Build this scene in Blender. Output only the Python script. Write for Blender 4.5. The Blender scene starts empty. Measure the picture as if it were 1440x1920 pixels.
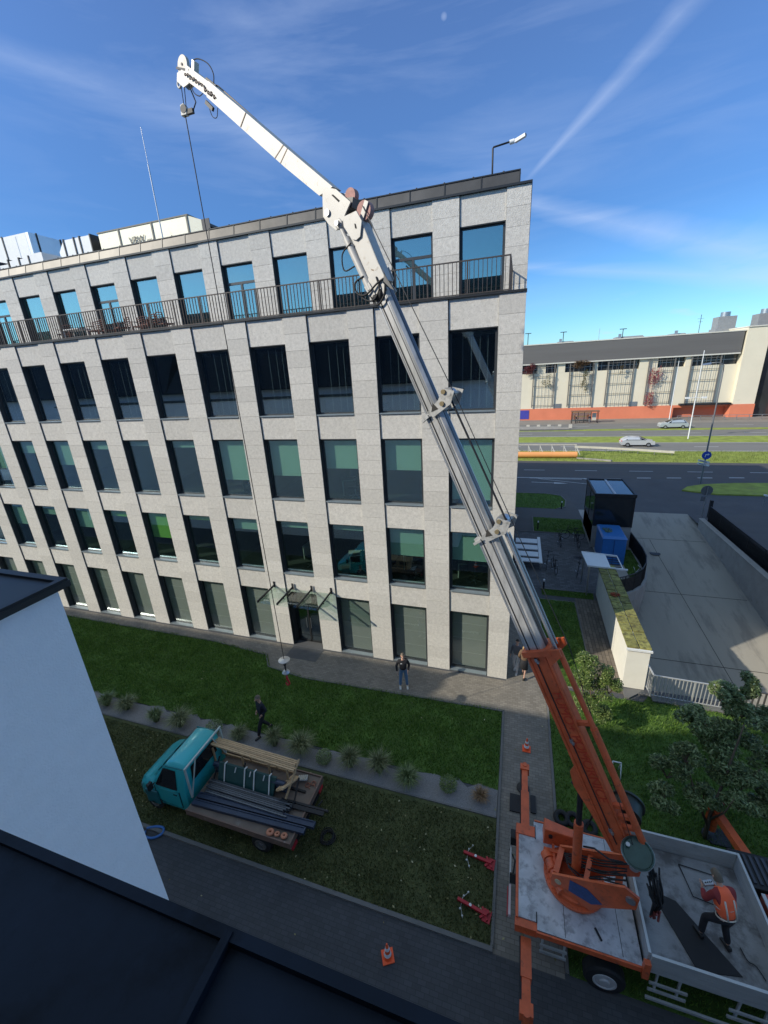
import bpy, bmesh, math, random
from mathutils import Vector, Matrix
R=math.radians; PI=math.pi
random.seed(7)
sc=bpy.context.scene
COL=sc.collection
# ------------------------------------------------------------------ camera
CAM=(2.49016,-15.46125,13.24858)
cd=bpy.data.cameras.new('camera'); cam=bpy.data.objects.new('camera',cd); COL.objects.link(cam); sc.camera=cam
rr=Vector((0.95202673,0.30085163,-0.05597681)); uu=Vector((-0.048645,0.32937938,0.94294373)); ff=Vector((-0.30212376,0.89498465,-0.3282129))
M=Matrix((( rr.x,uu.x,-ff.x),(rr.y,uu.y,-ff.y),(rr.z,uu.z,-ff.z))).to_4x4(); M.translation=Vector(CAM)
cam.matrix_world=M
cd.sensor_fit='VERTICAL'; cd.sensor_height=36; cd.sensor_width=27; cd.lens=770.38/1920*36
cd.clip_start=0.05; cd.clip_end=3000
# ------------------------------------------------------------------ light
SUN_EL=R(30); SUN_AZ_TRAVEL=R(55.4)      # light travels towards (sin,cos) of this azimuth
w=bpy.data.worlds.new('World'); sc.world=w; w.use_nodes=True
nt=w.node_tree; nt.nodes.clear()
def WN(t,**k):
    n=nt.nodes.new(t)
    for a,b in k.items(): setattr(n,a,b)
    return n
def wm(op,a,b=None,clamp=False):
    n=WN('ShaderNodeMath',operation=op); n.use_clamp=clamp
    for i,v in enumerate((a,b)):
        if v is None: continue
        if isinstance(v,(int,float)): n.inputs[i].default_value=v
        else: nt.links.new(v,n.inputs[i])
    return n.outputs[0]
sky=WN('ShaderNodeTexSky',sky_type='NISHITA'); sky.sun_disc=False; sky.sun_elevation=SUN_EL; sky.sun_rotation=SUN_AZ_TRAVEL+PI
sky.altitude=200; sky.air_density=1.0; sky.dust_density=0.25; sky.ozone_density=3.0
tc=WN('ShaderNodeTexCoord'); 
def dotw(v):
    n=WN('ShaderNodeVectorMath',operation='DOT_PRODUCT'); nt.links.new(tc.outputs['Generated'],n.inputs[0]); n.inputs[1].default_value=v; return n.outputs['Value']
sep=WN('ShaderNodeSeparateXYZ'); nt.links.new(tc.outputs['Generated'],sep.inputs[0])
mp=WN('ShaderNodeMapping'); nt.links.new(tc.outputs['Generated'],mp.inputs[0]); mp.inputs['Rotation'].default_value=(0,R(18),R(10)); mp.inputs['Scale'].default_value=(1.2,2.0,9)
nz=WN('ShaderNodeTexNoise'); nz.inputs['Scale'].default_value=1.6; nz.inputs['Detail'].default_value=7; nz.inputs['Roughness'].default_value=.58; nz.inputs['Distortion'].default_value=.5
nt.links.new(mp.outputs[0],nz.inputs[0])
cir=wm('MULTIPLY',wm('MULTIPLY',wm('SUBTRACT',nz.outputs[0],.46,True),3.2,True),.26)
nz2=WN('ShaderNodeTexNoise'); nz2.inputs['Scale'].default_value=1.3; nz2.inputs['Detail'].default_value=3
mp2=WN('ShaderNodeMapping'); nt.links.new(tc.outputs['Generated'],mp2.inputs[0]); mp2.inputs['Location'].default_value=(3.1,1.7,.3); nt.links.new(mp2.outputs[0],nz2.inputs[0])
cir=wm('MULTIPLY',cir,wm('MULTIPLY',wm('SUBTRACT',nz2.outputs[0],.38,True),5,True))
def streak(p0,p1,w0,w1,amt,tmin=-.1,tmax=1.3):
    a=Vector(p0).normalized(); b=Vector(p1).normalized(); n=a.cross(b).normalized(); t=n.cross(a).normalized()
    ang=a.angle(b); d=wm('ABSOLUTE',dotw(n)); s=wm('DIVIDE',dotw(t),math.sin(ang))
    wob=wm('MULTIPLY',wm('SUBTRACT',nz.outputs[0],.5),.05*abs(w1)*20)
    d=wm('ADD',d,wm('ABSOLUTE',wob)); wid=wm('ADD',wm('MULTIPLY',s,w1-w0),w0)
    m=wm('SUBTRACT',1,wm('DIVIDE',d,wid),True)
    e=wm('MULTIPLY',wm('MULTIPLY',wm('SUBTRACT',s,tmin),6,True),wm('MULTIPLY',wm('SUBTRACT',tmax,s),3,True))
    return wm('MULTIPLY',wm('MULTIPLY',wm('MULTIPLY',m,e),wm('ADD',wm('MULTIPLY',nz.outputs[0],1.4),-.1)),amt)
st=wm('ADD',streak((-.006,.95,.313),(.2,.867,.456),.007,.024,.42,-.05,1.25),streak((.006,.962,.273),(.371,.919,.138),.02,.045,.55,-.15,1.5))
st=wm('ADD',st,streak((-.706,.556,.44),(-.369,.85,.375),.03,.05,.26,-.2,1.3))
st=wm('ADD',st,streak((0,.98,.175),(.40,.91,.10),.012,.03,.4,-.2,1.5))
# small cumulus puffs low over the far roofs
lowm=wm('MULTIPLY',wm('SUBTRACT',wm('MULTIPLY',wm('SUBTRACT',.12,sep.outputs[2],True),14,True),0,True),wm('MULTIPLY',sep.outputs[2],30,True))
nz3=WN('ShaderNodeTexNoise'); nz3.inputs['Scale'].default_value=11; nz3.inputs['Detail'].default_value=5; mp3=WN('ShaderNodeMapping'); nt.links.new(tc.outputs['Generated'],mp3.inputs[0]); mp3.inputs['Scale'].default_value=(1,1,3); nt.links.new(mp3.outputs[0],nz3.inputs[0])
puff=wm('MULTIPLY',wm('MULTIPLY',wm('SUBTRACT',nz3.outputs[0],.62,True),9,True),lowm)
moon=wm('MULTIPLY',wm('MULTIPLY',wm('SUBTRACT',dotw(Vector((-.141,.849,.509)).normalized()),math.cos(R(.30))),60000,True),.3)
cl=wm('ADD',wm('ADD',cir,st),wm('ADD',wm('MULTIPLY',puff,.5),moon),True)
tint=WN('ShaderNodeMixRGB',blend_type='MULTIPLY'); tint.inputs[0].default_value=1; tint.inputs[2].default_value=(.80,.99,1.27,1)
nt.links.new(sky.outputs[0],tint.inputs[1])
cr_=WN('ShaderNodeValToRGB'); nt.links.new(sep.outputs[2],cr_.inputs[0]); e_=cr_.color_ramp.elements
e_[0].position=.0; e_[0].color=(.66,.90,.94,1); e_[1].position=.78; e_[1].color=(3.9,2.6,1.45,1)  # overhead stop, above the view: sky brightened there to add neutral fill light
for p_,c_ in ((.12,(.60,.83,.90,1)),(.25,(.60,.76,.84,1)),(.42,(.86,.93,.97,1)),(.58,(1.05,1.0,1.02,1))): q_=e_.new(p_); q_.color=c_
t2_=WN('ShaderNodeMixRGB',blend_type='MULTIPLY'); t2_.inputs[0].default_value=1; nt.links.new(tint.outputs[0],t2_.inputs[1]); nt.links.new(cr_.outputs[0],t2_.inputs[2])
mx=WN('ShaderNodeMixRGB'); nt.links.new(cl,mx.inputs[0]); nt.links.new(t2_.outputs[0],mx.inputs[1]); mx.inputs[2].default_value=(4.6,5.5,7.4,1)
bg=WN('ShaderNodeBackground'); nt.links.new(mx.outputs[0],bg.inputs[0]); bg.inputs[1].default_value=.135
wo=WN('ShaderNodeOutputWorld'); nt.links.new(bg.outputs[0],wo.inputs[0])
sd=bpy.data.lights.new('sun','SUN'); sd.energy=4.3; sd.angle=R(.55); sd.color=(1,.92,.765)
so=bpy.data.objects.new('sun',sd); COL.objects.link(so)
sdir=Vector((math.sin(SUN_AZ_TRAVEL)*math.cos(SUN_EL),math.cos(SUN_AZ_TRAVEL)*math.cos(SUN_EL),-math.sin(SUN_EL)))
so.rotation_euler=sdir.to_track_quat('-Z','Y').to_euler()
sc.view_settings.view_transform='Standard'; sc.view_settings.look='None'; sc.view_settings.exposure=0.12; sc.view_settings.gamma=1
sc.render.engine='CYCLES'
sc.cycles.max_bounces=8; sc.cycles.transparent_max_bounces=16
# ------------------------------------------------------------------ materials
MATS={}
def mat(name,col,rough=.6,metal=0,var=.12,scale=3,bump=0,bscale=40,spec=.5,coat=0,island=0,emit=None,dirt=None,obj=True,stretch=None):
    if name in MATS: return MATS[name]
    m=bpy.data.materials.new(name); m.use_nodes=True; t=m.node_tree; b=t.nodes['Principled BSDF']
    b.inputs['Roughness'].default_value=rough; b.inputs['Metallic'].default_value=metal
    b.inputs['Specular IOR Level'].default_value=spec; b.inputs['Coat Weight'].default_value=coat
    L=t.links.new
    c=t.nodes.new('ShaderNodeTexCoord'); mpn=t.nodes.new('ShaderNodeMapping'); L(c.outputs['Object'],mpn.inputs[0])
    if stretch: mpn.inputs['Scale'].default_value=stretch
    n=t.nodes.new('ShaderNodeTexNoise'); n.inputs['Scale'].default_value=scale; n.inputs['Detail'].default_value=6; n.inputs['Roughness'].default_value=.6; L(mpn.outputs[0],n.inputs[0])
    mr=t.nodes.new('ShaderNodeMapRange'); mr.inputs[1].default_value=.25; mr.inputs[2].default_value=.75; mr.inputs[3].default_value=1-var; mr.inputs[4].default_value=1+var; L(n.outputs[0],mr.inputs[0])
    fac=mr.outputs[0]
    if island:
        g=t.nodes.new('ShaderNodeNewGeometry'); m2=t.nodes.new('ShaderNodeMapRange'); m2.inputs[3].default_value=1-island; m2.inputs[4].default_value=1+island; L(g.outputs['Random Per Island'],m2.inputs[0])
        mm=t.nodes.new('ShaderNodeMath'); mm.operation='MULTIPLY'; L(fac,mm.inputs[0]); L(m2.outputs[0],mm.inputs[1]); fac=mm.outputs[0]
    v=t.nodes.new('ShaderNodeVectorMath'); v.operation='SCALE'; v.inputs[0].default_value=col; L(fac,v.inputs['Scale'])
    out=v.outputs[0]
    if dirt:
        dc,ds,dt,da=dirt
        n2=t.nodes.new('ShaderNodeTexNoise'); n2.inputs['Scale'].default_value=ds; n2.inputs['Detail'].default_value=8; n2.inputs['Roughness'].default_value=.65; L(mpn.outputs[0],n2.inputs[0])
        m3=t.nodes.new('ShaderNodeMapRange'); m3.inputs[1].default_value=dt; m3.inputs[2].default_value=dt+.12; m3.inputs[3].default_value=0; m3.inputs[4].default_value=da; L(n2.outputs[0],m3.inputs[0])
        mxx=t.nodes.new('ShaderNodeMixRGB'); L(m3.outputs[0],mxx.inputs[0]); L(out,mxx.inputs[1]); mxx.inputs[2].default_value=(*dc,1); out=mxx.outputs[0]
    L(out,b.inputs['Base Color'])
    if bump:
        n3=t.nodes.new('ShaderNodeTexNoise'); n3.inputs['Scale'].default_value=bscale; n3.inputs['Detail'].default_value=5; L(mpn.outputs[0],n3.inputs[0])
        bp=t.nodes.new('ShaderNodeBump'); bp.inputs['Strength'].default_value=bump; bp.inputs['Distance'].default_value=.02; L(n3.outputs[0],bp.inputs['Height']); L(bp.outputs[0],b.inputs['Normal'])
    if emit: b.inputs['Emission Color'].default_value=(*emit[0],1); b.inputs['Emission Strength'].default_value=emit[1]
    MATS[name]=m; return m
def brickmat(name,col,mortar,bw,bh,ms=.012,rough=.85,var=.25,off=.5,rot=0,axes='XY',dirt=None):
    m=mat(name,col,rough,var=.15,scale=1.2,dirt=dirt,bump=.15,bscale=60); t=m.node_tree; L=t.links.new
    b=t.nodes['Principled BSDF']; src=b.inputs['Base Color'].links[0].from_socket
    mpn=t.nodes.new('ShaderNodeMapping'); mpn.inputs['Rotation'].default_value=(0,0,rot)
    L([n for n in t.nodes if n.type=='TEX_COORD'][0].outputs['Object'],mpn.inputs[0])
    br=t.nodes.new('ShaderNodeTexBrick'); L(mpn.outputs[0],br.inputs[0]); br.inputs['Scale'].default_value=1; br.offset=off
    br.inputs['Brick Width'].default_value=bw; br.inputs['Row Height'].default_value=bh; br.inputs['Mortar Size'].default_value=ms; br.inputs['Mortar Smooth'].default_value=.3
    br.inputs['Color1'].default_value=(1-var,1-var,1-var,1); br.inputs['Color2'].default_value=(1+var,1+var,1+var,1); br.inputs['Mortar'].default_value=(*mortar,1)
    mu=t.nodes.new('ShaderNodeMixRGB'); mu.blend_type='MULTIPLY'; mu.inputs[0].default_value=1; L(src,mu.inputs[1]); L(br.outputs[0],mu.inputs[2]); L(mu.outputs[0],b.inputs['Base Color'])
    return m
def glassmat(name,tint,fbase=.1,gcol=(1,1,1),rough=.0,fmul=1.0,haze=.08):
    if name in MATS: return MATS[name]
    m=bpy.data.materials.new(name); m.use_nodes=True; t=m.node_tree; t.nodes.clear(); L=t.links.new
    tr=t.nodes.new('ShaderNodeBsdfTransparent'); tr.inputs[0].default_value=(*tint,1)
    gl=t.nodes.new('ShaderNodeBsdfGlossy'); gl.inputs['Color'].default_value=(*gcol,1); gl.inputs['Roughness'].default_value=rough
    lw=t.nodes.new('ShaderNodeLayerWeight'); lw.inputs[0].default_value=.35
    p=t.nodes.new('ShaderNodeMath'); p.operation='POWER'; L(lw.outputs['Facing'],p.inputs[0]); p.inputs[1].default_value=3
    a=t.nodes.new('ShaderNodeMath'); a.operation='MULTIPLY_ADD'; a.use_clamp=True; L(p.outputs[0],a.inputs[0]); a.inputs[1].default_value=fmul; a.inputs[2].default_value=fbase
    mx=t.nodes.new('ShaderNodeMixShader'); g2=t.nodes.new('ShaderNodeBsdfGlossy'); g2.inputs['Color'].default_value=(*gcol,1); g2.inputs['Roughness'].default_value=.2; m2=t.nodes.new('ShaderNodeMixShader'); m2.inputs[0].default_value=haze; L(gl.outputs[0],m2.inputs[1]); L(g2.outputs[0],m2.inputs[2])
    L(a.outputs[0],mx.inputs[0]); L(tr.outputs[0],mx.inputs[1]); L(m2.outputs[0],mx.inputs[2])
    o=t.nodes.new('ShaderNodeOutputMaterial'); L(mx.outputs[0],o.inputs[0]); MATS[name]=m; return m
def leafmat(name,c1,c2,rough=.5,trans=.25):
    if name in MATS: return MATS[name]
    m=mat(name,c1,rough,var=.2,scale=2.5,island=.35); t=m.node_tree; b=t.nodes['Principled BSDF']; L=t.links.new
    src=b.inputs['Base Color'].links[0].from_socket; g=t.nodes.new('ShaderNodeNewGeometry'); mx=t.nodes.new('ShaderNodeMixRGB'); L(g.outputs['Random Per Island'],mx.inputs[0]); L(src,mx.inputs[1]); mx.inputs[2].default_value=(*c2,1)
    r=t.nodes.new('ShaderNodeMath'); r.operation='POWER'; L(g.outputs['Random Per Island'],r.inputs[0]); r.inputs[1].default_value=2.5; L(r.outputs[0],mx.inputs[0])
    L(mx.outputs[0],b.inputs['Base Color'])
    tr=t.nodes.new('ShaderNodeBsdfTranslucent'); L(mx.outputs[0],tr.inputs[0]); ms=t.nodes.new('ShaderNodeMixShader'); ms.inputs[0].default_value=trans
    L(b.outputs[0],ms.inputs[1]); L(tr.outputs[0],ms.inputs[2]); L(ms.outputs[0],t.nodes['Material Output'].inputs[0]); return m

STONE=mat('stone',(.585,.565,.52),.92,var=.16,scale=9,bump=.8,bscale=34,island=.07,dirt=((.36,.345,.31),22,.54,.6))
PLINTH=mat('stone_base',(.5,.47,.42),.9,var=.1,scale=3,bump=.2)
GAP=mat('joint_dark',(.035,.033,.03),.9)
DMETAL=mat('dark_metal',(.03,.033,.036),.45,.3,var=.15,scale=4)
PARAM=mat('parapet_zinc',(.085,.083,.08),.5,.55,var=.2,scale=1.2,bump=.12,bscale=3,island=.12)
LEADM=mat('sill_metal',(.34,.40,.43),.3,.5,var=.1)
FRAMEM=mat('window_frame_metal',(.055,.062,.068),.45,.3,var=.12,scale=4)
RAILM=mat('rail_metal',(.075,.065,.06),.5,.3,var=.1)
GLASS=glassmat('office_glass',(.78,.90,.86),.16,(.75,.9,1))
GLASSU=glassmat('upper_glass',(.45,.66,.66),.48,(.72,.84,.72))
GLASSG=glassmat('ground_glass',(.90,.94,.92),.05)
GLASSD=glassmat('dark_glass',(.66,.74,.76),.27,(.75,.90,.98))
GLASSC=glassmat('canopy_glass',(.90,.955,.93),.06)
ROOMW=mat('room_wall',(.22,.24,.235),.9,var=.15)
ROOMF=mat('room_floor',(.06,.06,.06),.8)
BLIND=mat('blind_sage',(.42,.54,.46),.8,var=.04)
BLINDL=mat('blind_lime',(.30,.55,.08),.8,var=.04)
BLINDG=mat('screen_grey',(.27,.28,.275),.8,var=.05,scale=1)
BLINDV=mat('blind_white',(.6,.62,.6),.8,var=.04)
ORANGE=mat('crane_orange',(.64,.12,.038),.5,var=.25,scale=3.5,dirt=((.15,.05,.03),6,.575,.65),coat=.15)
ORANGE2=mat('crane_orange_text',(.56,.05,.018),.5,var=.1)
CHROME=mat('boom_steel',(.50,.495,.48),.33,.45,var=.35,scale=2,dirt=((.16,.155,.15),4,.60,.5),stretch=(2.5,2.5,.35))
BOOMW=mat('boom_white',(.50,.485,.45),.5,.1,var=.08,scale=2,dirt=((.27,.22,.16),7,.575,.6))
BLACKR=mat('rubber',(.015,.015,.016),.7,var=.2)
BLACKM=mat('black_metal',(.02,.021,.024),.5,.2,var=.2)
STEEL=mat('steel',(.45,.46,.47),.35,.8,var=.1)
PINKD=mat('pulley_red',(.42,.22,.19),.7,var=.3,scale=12)
ALU=mat('dropside_alu',(.48,.49,.48),.45,.35,var=.12,scale=2,dirt=((.16,.15,.13),3,.6,.5),stretch=(1,1,4))
DECK=mat('deck_plate',(.50,.51,.53),.4,.25,var=.35,scale=1.4,dirt=((.17,.17,.18),4.5,.50,.6),bump=.3,bscale=50)
BEDF=mat('bed_floor',(.27,.27,.27),.6,.05,var=.35,scale=1.1,dirt=((.09,.085,.08),1.5,.47,.85),bump=.3)
PLASTER=mat('white_plaster',(.86,.86,.87),.9,var=.03,scale=6,bump=.35,bscale=60,dirt=((.66,.68,.71),2.2,.6,.6))
NAVY=mat('roof_sheet_navy',(.009,.014,.023),.6,.0,var=.35,scale=5,spec=.2,bump=.3,bscale=6,dirt=((.002,.003,.005),3.2,.50,.9))
CONC=mat('concrete',(.34,.325,.30),.9,var=.12,scale=1.5,bump=.2,dirt=((.20,.19,.17),1.8,.58,.5))
CONCR=mat('concrete_ramp',(.31,.29,.25),.9,var=.1,scale=.6,bump=.15,dirt=((.17,.16,.145),1.6,.52,.6),stretch=(1,.16,1))
WHITEW=mat('white_wall_paint',(.78,.76,.68),.85,var=.05,scale=2,dirt=((.55,.53,.45),3,.66,.5))
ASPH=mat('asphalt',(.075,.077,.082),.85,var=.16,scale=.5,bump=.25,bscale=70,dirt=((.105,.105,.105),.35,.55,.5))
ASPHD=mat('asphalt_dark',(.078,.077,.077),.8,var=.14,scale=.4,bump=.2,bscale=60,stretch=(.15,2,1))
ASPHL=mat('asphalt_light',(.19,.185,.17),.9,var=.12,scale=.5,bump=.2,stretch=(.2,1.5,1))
PAVE=brickmat('paver',(.20,.18,.15),(.65,.65,.65),.2,.1,.008,var=.16)
PAVED=brickmat('paver_dark',(.058,.060,.064),(.7,.7,.72),.2,.1,.008,var=.12)
PAVEB=brickmat('paver_brown',(.15,.125,.10),(.4,.4,.4),.45,.16,.014,rot=PI/2)
PAVEG=brickmat('paver_grey',(.10,.102,.108),(.5,.5,.5),.3,.2,.01)
KERBM=mat('kerb_stone',(.15,.147,.14),.9,var=.1)
GRAVEL=mat('gravel',(.22,.215,.215),.95,var=.45,scale=45,bump=1,bscale=70)
SOIL=mat('lawn_soil',(.07,.13,.022),.95,var=.5,scale=1.3,bump=.6,bscale=30)
SOILD=mat('lawn_soil_dry',(.075,.085,.03),.95,var=.4,scale=1.6,bump=.8,bscale=18)
VERGE=mat('verge_grass',(.25,.30,.05),.95,var=.35,scale=.8,bump=.5,bscale=8,dirt=((.20,.19,.07),.6,.55,.6))
GRASSM=leafmat('grass_blade',(.085,.19,.028),(.20,.30,.05),.6,.3)
GRASSD=leafmat('grass_blade_dry',(.085,.11,.035),(.22,.22,.09),.6,.25)
LEAF=leafmat('leaf_green',(.10,.17,.04),(.30,.36,.12),.35,.3)
LEAFO=leafmat('leaf_olive',(.10,.16,.05),(.36,.42,.20),.4,.25)
TUFTM=leafmat('tuft_leaf',(.13,.17,.065),(.40,.40,.22),.5,.25)
TUFTB=leafmat('tuft_brown',(.30,.19,.10),(.42,.28,.15),.6,.2)
BARK=mat('bark',(.10,.075,.05),.9,var=.2,scale=10)
CREAM=mat('mall_cream',(.74,.68,.53),.9,var=.06,scale=.25,dirt=((.52,.48,.38),.5,.6,.4))
MORANGE=mat('mall_orange',(.70,.22,.12),.85,var=.08,scale=.4)
MGREY=mat('mall_cladding',(.15,.145,.14),.7,.2,var=.1,scale=.2,stretch=(.3,1,6))
MWIN=mat('mall_window',(.03,.035,.04),.12,0,var=.3,scale=.4)
BLUEP=mat('shutter_blue',(.06,.06,.35),.5)
TEAL=mat('van_teal',(.02,.42,.46),.28,.15,var=.05,coat=.6)
CARW=mat('car_silver',(.62,.64,.66),.3,.3,coat=.5,var=.03)
CARG=mat('car_glass',(.015,.018,.02),.08)
WOOD=mat('timber',(.50,.34,.19),.7,var=.25,scale=6,stretch=(1,6,6),island=.2)
PLY=mat('bed_ply',(.17,.125,.095),.6,var=.3,scale=2,dirt=((.3,.28,.25),3,.6,.4))
PIPEB=mat('profile_blue_black',(.035,.05,.085),.35,.3,var=.15,island=.3)
PIPEG=mat('profile_grey',(.10,.11,.125),.3,.5,var=.2,island=.45)
GREENW=mat('wrap_teal',(.012,.06,.058),.5,var=.2)
STRAP=mat('strap_white',(.65,.65,.62),.6)
CONEO=mat('cone_orange',(.95,.12,.03),.5,var=.05)
CONEW=mat('cone_white',(.85,.85,.83),.5)
REDP=mat('red_paint',(.42,.02,.03),.5,var=.1)
BLUEC=mat('container_blue',(.03,.17,.48),.45,var=.08,coat=.2)
SKIN=mat('skin',(.55,.33,.24),.6,var=.03)
WHITEP=mat('white_paint',(.75,.76,.76),.5,var=.05)
LOUV=mat('louvre_dark',(.06,.06,.065),.6)
ROOFU=mat('unit_cream',(.78,.75,.60),.5,.1,var=.05,scale=.5,dirt=((.55,.45,.22),1.2,.6,.5))
ROOFS=mat('unit_galvanised',(.62,.65,.68),.35,.6,var=.1,scale=.8)
LINEW=mat('road_line',(.6,.61,.6),.8,var=.15,scale=3)
MOSS=mat('moss',(.24,.23,.07),.95,var=.45,scale=5,bump=1,bscale=20,island=.25,dirt=((.07,.06,.03),4,.5,.85))
# ------------------------------------------------------------------ helpers
ORG={}
class MB:
    def __init__(s): s.v=[]; s.f=[]; s.sm=[]
    def add(s,vs,fs,smooth=False):
        b=len(s.v); s.v+= [tuple(x) for x in vs]; s.f+=[tuple(i+b for i in f) for f in fs]; s.sm+=[smooth]*len(fs); return s
    def box(s,x0,x1,y0,y1,z0,z1):
        return s.add([(x0,y0,z0),(x1,y0,z0),(x1,y1,z0),(x0,y1,z0),(x0,y0,z1),(x1,y0,z1),(x1,y1,z1),(x0,y1,z1)],[(0,3,2,1),(4,5,6,7),(0,1,5,4),(1,2,6,5),(2,3,7,6),(3,0,4,7)])
    def hexa(s,p): return s.add(p,[(0,3,2,1),(4,5,6,7),(0,1,5,4),(1,2,6,5),(2,3,7,6),(3,0,4,7)])
    def bar(s,p0,p1,w,h,up=(0,0,1)):
        p0=Vector(p0);p1=Vector(p1);d=(p1-p0).normalized();u=Vector(up)
        if abs(d.dot(u))>.98: u=Vector((0,1,0))
        x=d.cross(u).normalized()*w/2; y=x.cross(d).normalized()*h/2
        return s.hexa([p0-x-y,p0+x-y,p1+x-y,p1-x-y,p0-x+y,p0+x+y,p1+x+y,p1-x+y])
    def tube(s,p0,p1,r,n=8,r2=None,cap=True):
        r2=r if r2 is None else r2
        p0=Vector(p0);p1=Vector(p1);d=(p1-p0).normalized();u=Vector((0,0,1)) if abs(d.z)<.9 else Vector((1,0,0))
        x=d.cross(u).normalized(); y=x.cross(d)
        vs=[];fs=[]
        for i in range(n):
            a=2*PI*i/n; o=x*math.cos(a)+y*math.sin(a); vs+= [p0+o*r,p1+o*r2]
        for i in range(n): j=(i+1)%n; fs.append((2*i,2*j,2*j+1,2*i+1))
        s.add(vs,fs,n>5)
        if cap: s.add(vs,[tuple(2*i for i in range(n))[::-1],tuple(2*i+1 for i in range(n))])
        return s
    def path(s,pts,r,n=6):
        pts=[Vector(p) for p in pts]; rings=[]; vs=[]
        px=None
        for i,p in enumerate(pts):
            d=(pts[min(i+1,len(pts)-1)]-pts[max(i-1,0)]).normalized()
            if px is None:
                u=Vector((0,0,1)) if abs(d.z)<.9 else Vector((1,0,0)); px=d.cross(u).normalized()
            else: px=(px-d*px.dot(d)).normalized()
            y=px.cross(d); rr_=r[i] if isinstance(r,(list,tuple)) else r
            for k in range(n): a=2*PI*k/n; vs.append(p+(px*math.cos(a)+y*math.sin(a))*rr_)
        fs=[]
        for i in range(len(pts)-1):
            for k in range(n): j=(k+1)%n; fs.append((i*n+k,i*n+j,(i+1)*n+j,(i+1)*n+k))
        fs.append(tuple(range(n))[::-1]); fs.append(tuple((len(pts)-1)*n+k for k in range(n)))
        return s.add(vs,fs,True)
    def prism(s,poly,z0,z1):
        n=len(poly); a=sum(poly[i][0]*poly[(i+1)%n][1]-poly[(i+1)%n][0]*poly[i][1] for i in range(n))
        if a<0: poly=poly[::-1]
        vs=[(x,y,z0) for x,y in poly]+[(x,y,z1) for x,y in poly]
        return s.add(vs,[tuple(range(n))[::-1],tuple(range(n,2*n))]+[(i,(i+1)%n,(i+1)%n+n,i+n) for i in range(n)])
    def ext(s,pts,vec,smooth=False):
        pts=[Vector(p) for p in pts]; v=Vector(vec); n=len(pts)
        return s.add(pts+[p+v for p in pts],[tuple(range(n))[::-1],tuple(range(n,2*n))]+[(i,(i+1)%n,(i+1)%n+n,i+n) for i in range(n)],smooth)
    def lathe(s,prof,c=(0,0,0),n=20,axis=(0,0,1)):
        ax=Vector(axis).normalized(); u=Vector((0,0,1)) if abs(ax.z)<.9 else Vector((1,0,0)); x=ax.cross(u).normalized(); y=ax.cross(x); c=Vector(c)
        vs=[c+ax*z+(x*math.cos(2*PI*k/n)+y*math.sin(2*PI*k/n))*r for r,z in prof for k in range(n)]
        m=len(prof); fs=[(i*n+k,i*n+(k+1)%n,(i+1)*n+(k+1)%n,(i+1)*n+k) for i in range(m-1) for k in range(n)]
        fs+= [tuple(range(n))[::-1],tuple((m-1)*n+k for k in range(n))]
        return s.add(vs,fs,False)
    def torus(s,c,axis,R_,r,n=24,k=8):
        ax=Vector(axis).normalized(); u=Vector((0,0,1)) if abs(ax.z)<.9 else Vector((1,0,0)); x=ax.cross(u).normalized(); y=ax.cross(x); c=Vector(c); vs=[]
        for i in range(n):
            a=2*PI*i/n; o=x*math.cos(a)+y*math.sin(a)
            for j in range(k): b=2*PI*j/k; vs.append(c+o*(R_+r*math.cos(b))+ax*r*math.sin(b))
        return s.add(vs,[(i*k+j,((i+1)%n)*k+j,((i+1)%n)*k+(j+1)%k,i*k+(j+1)%k) for i in range(n) for j in range(k)],True)
    def ball(s,c,rx,ry=None,rz=None,n=12,m=8):
        ry=rx if ry is None else ry; rz=rx if rz is None else rz; vs=[];fs=[]
        for i in range(m+1):
            t=PI*i/m
            for k in range(n): a=2*PI*k/n; vs.append((c[0]+rx*math.sin(t)*math.cos(a),c[1]+ry*math.sin(t)*math.sin(a),c[2]+rz*math.cos(t)))
        for i in range(m):
            for k in range(n): fs.append((i*n+k,(i+1)*n+k,(i+1)*n+(k+1)%n,i*n+(k+1)%n))
        return s.add(vs,fs,True)
    def build(s,name,m,parent=None,label=None,bevel=0,local=False,fix=True):
        org=Vector((0,0,0)) if (parent is None or local) else ORG.get(parent,Vector((0,0,0)))
        me=bpy.data.meshes.new(name); me.from_pydata([Vector(v)-org for v in s.v],[],s.f); me.update()
        if any(s.sm): me.polygons.foreach_set('use_smooth',s.sm)
        if fix:
            bm=bmesh.new(); bm.from_mesh(me); bmesh.ops.recalc_face_normals(bm,faces=bm.faces); bm.to_mesh(me); bm.free()
        me.materials.append(m)
        o=bpy.data.objects.new(name,me); COL.objects.link(o)
        if parent is not None: o.parent=parent; ORG[o]=org
        if bevel:
            b=o.modifiers.new('bevel','BEVEL'); b.width=bevel; b.segments=2; b.limit_method='ANGLE'
        if label: o['label']=label
        return o
def tag(o,label,cat,group=None,kind=None):
    o['label']=label; o['category']=cat
    if group: o['group']=group
    if kind: o['kind']=kind
    return o
def thing(name,label,cat,loc=(0,0,0),rz=0,group=None):
    o=bpy.data.objects.new(name,None); o.empty_display_size=.3; COL.objects.link(o); o.location=loc; o.rotation_euler=(0,0,rz)
    ORG[o]=Vector(loc) if rz==0 else Vector((0,0,0))
    return tag(o,label,cat,group)
def copy_tree(o,parent=None):
    c=o.copy(); COL.objects.link(c)
    if parent is not None: c.parent=parent
    for ch in list(o.children): copy_tree(ch,c)
    return c
def struct(name,mb,m):
    o=mb.build(name,m); o['kind']='structure'; return o
def stuff(name,mb,m,label,cat):
    o=mb.build(name,m,fix=False); return tag(o,label,cat,kind='stuff')
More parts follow.
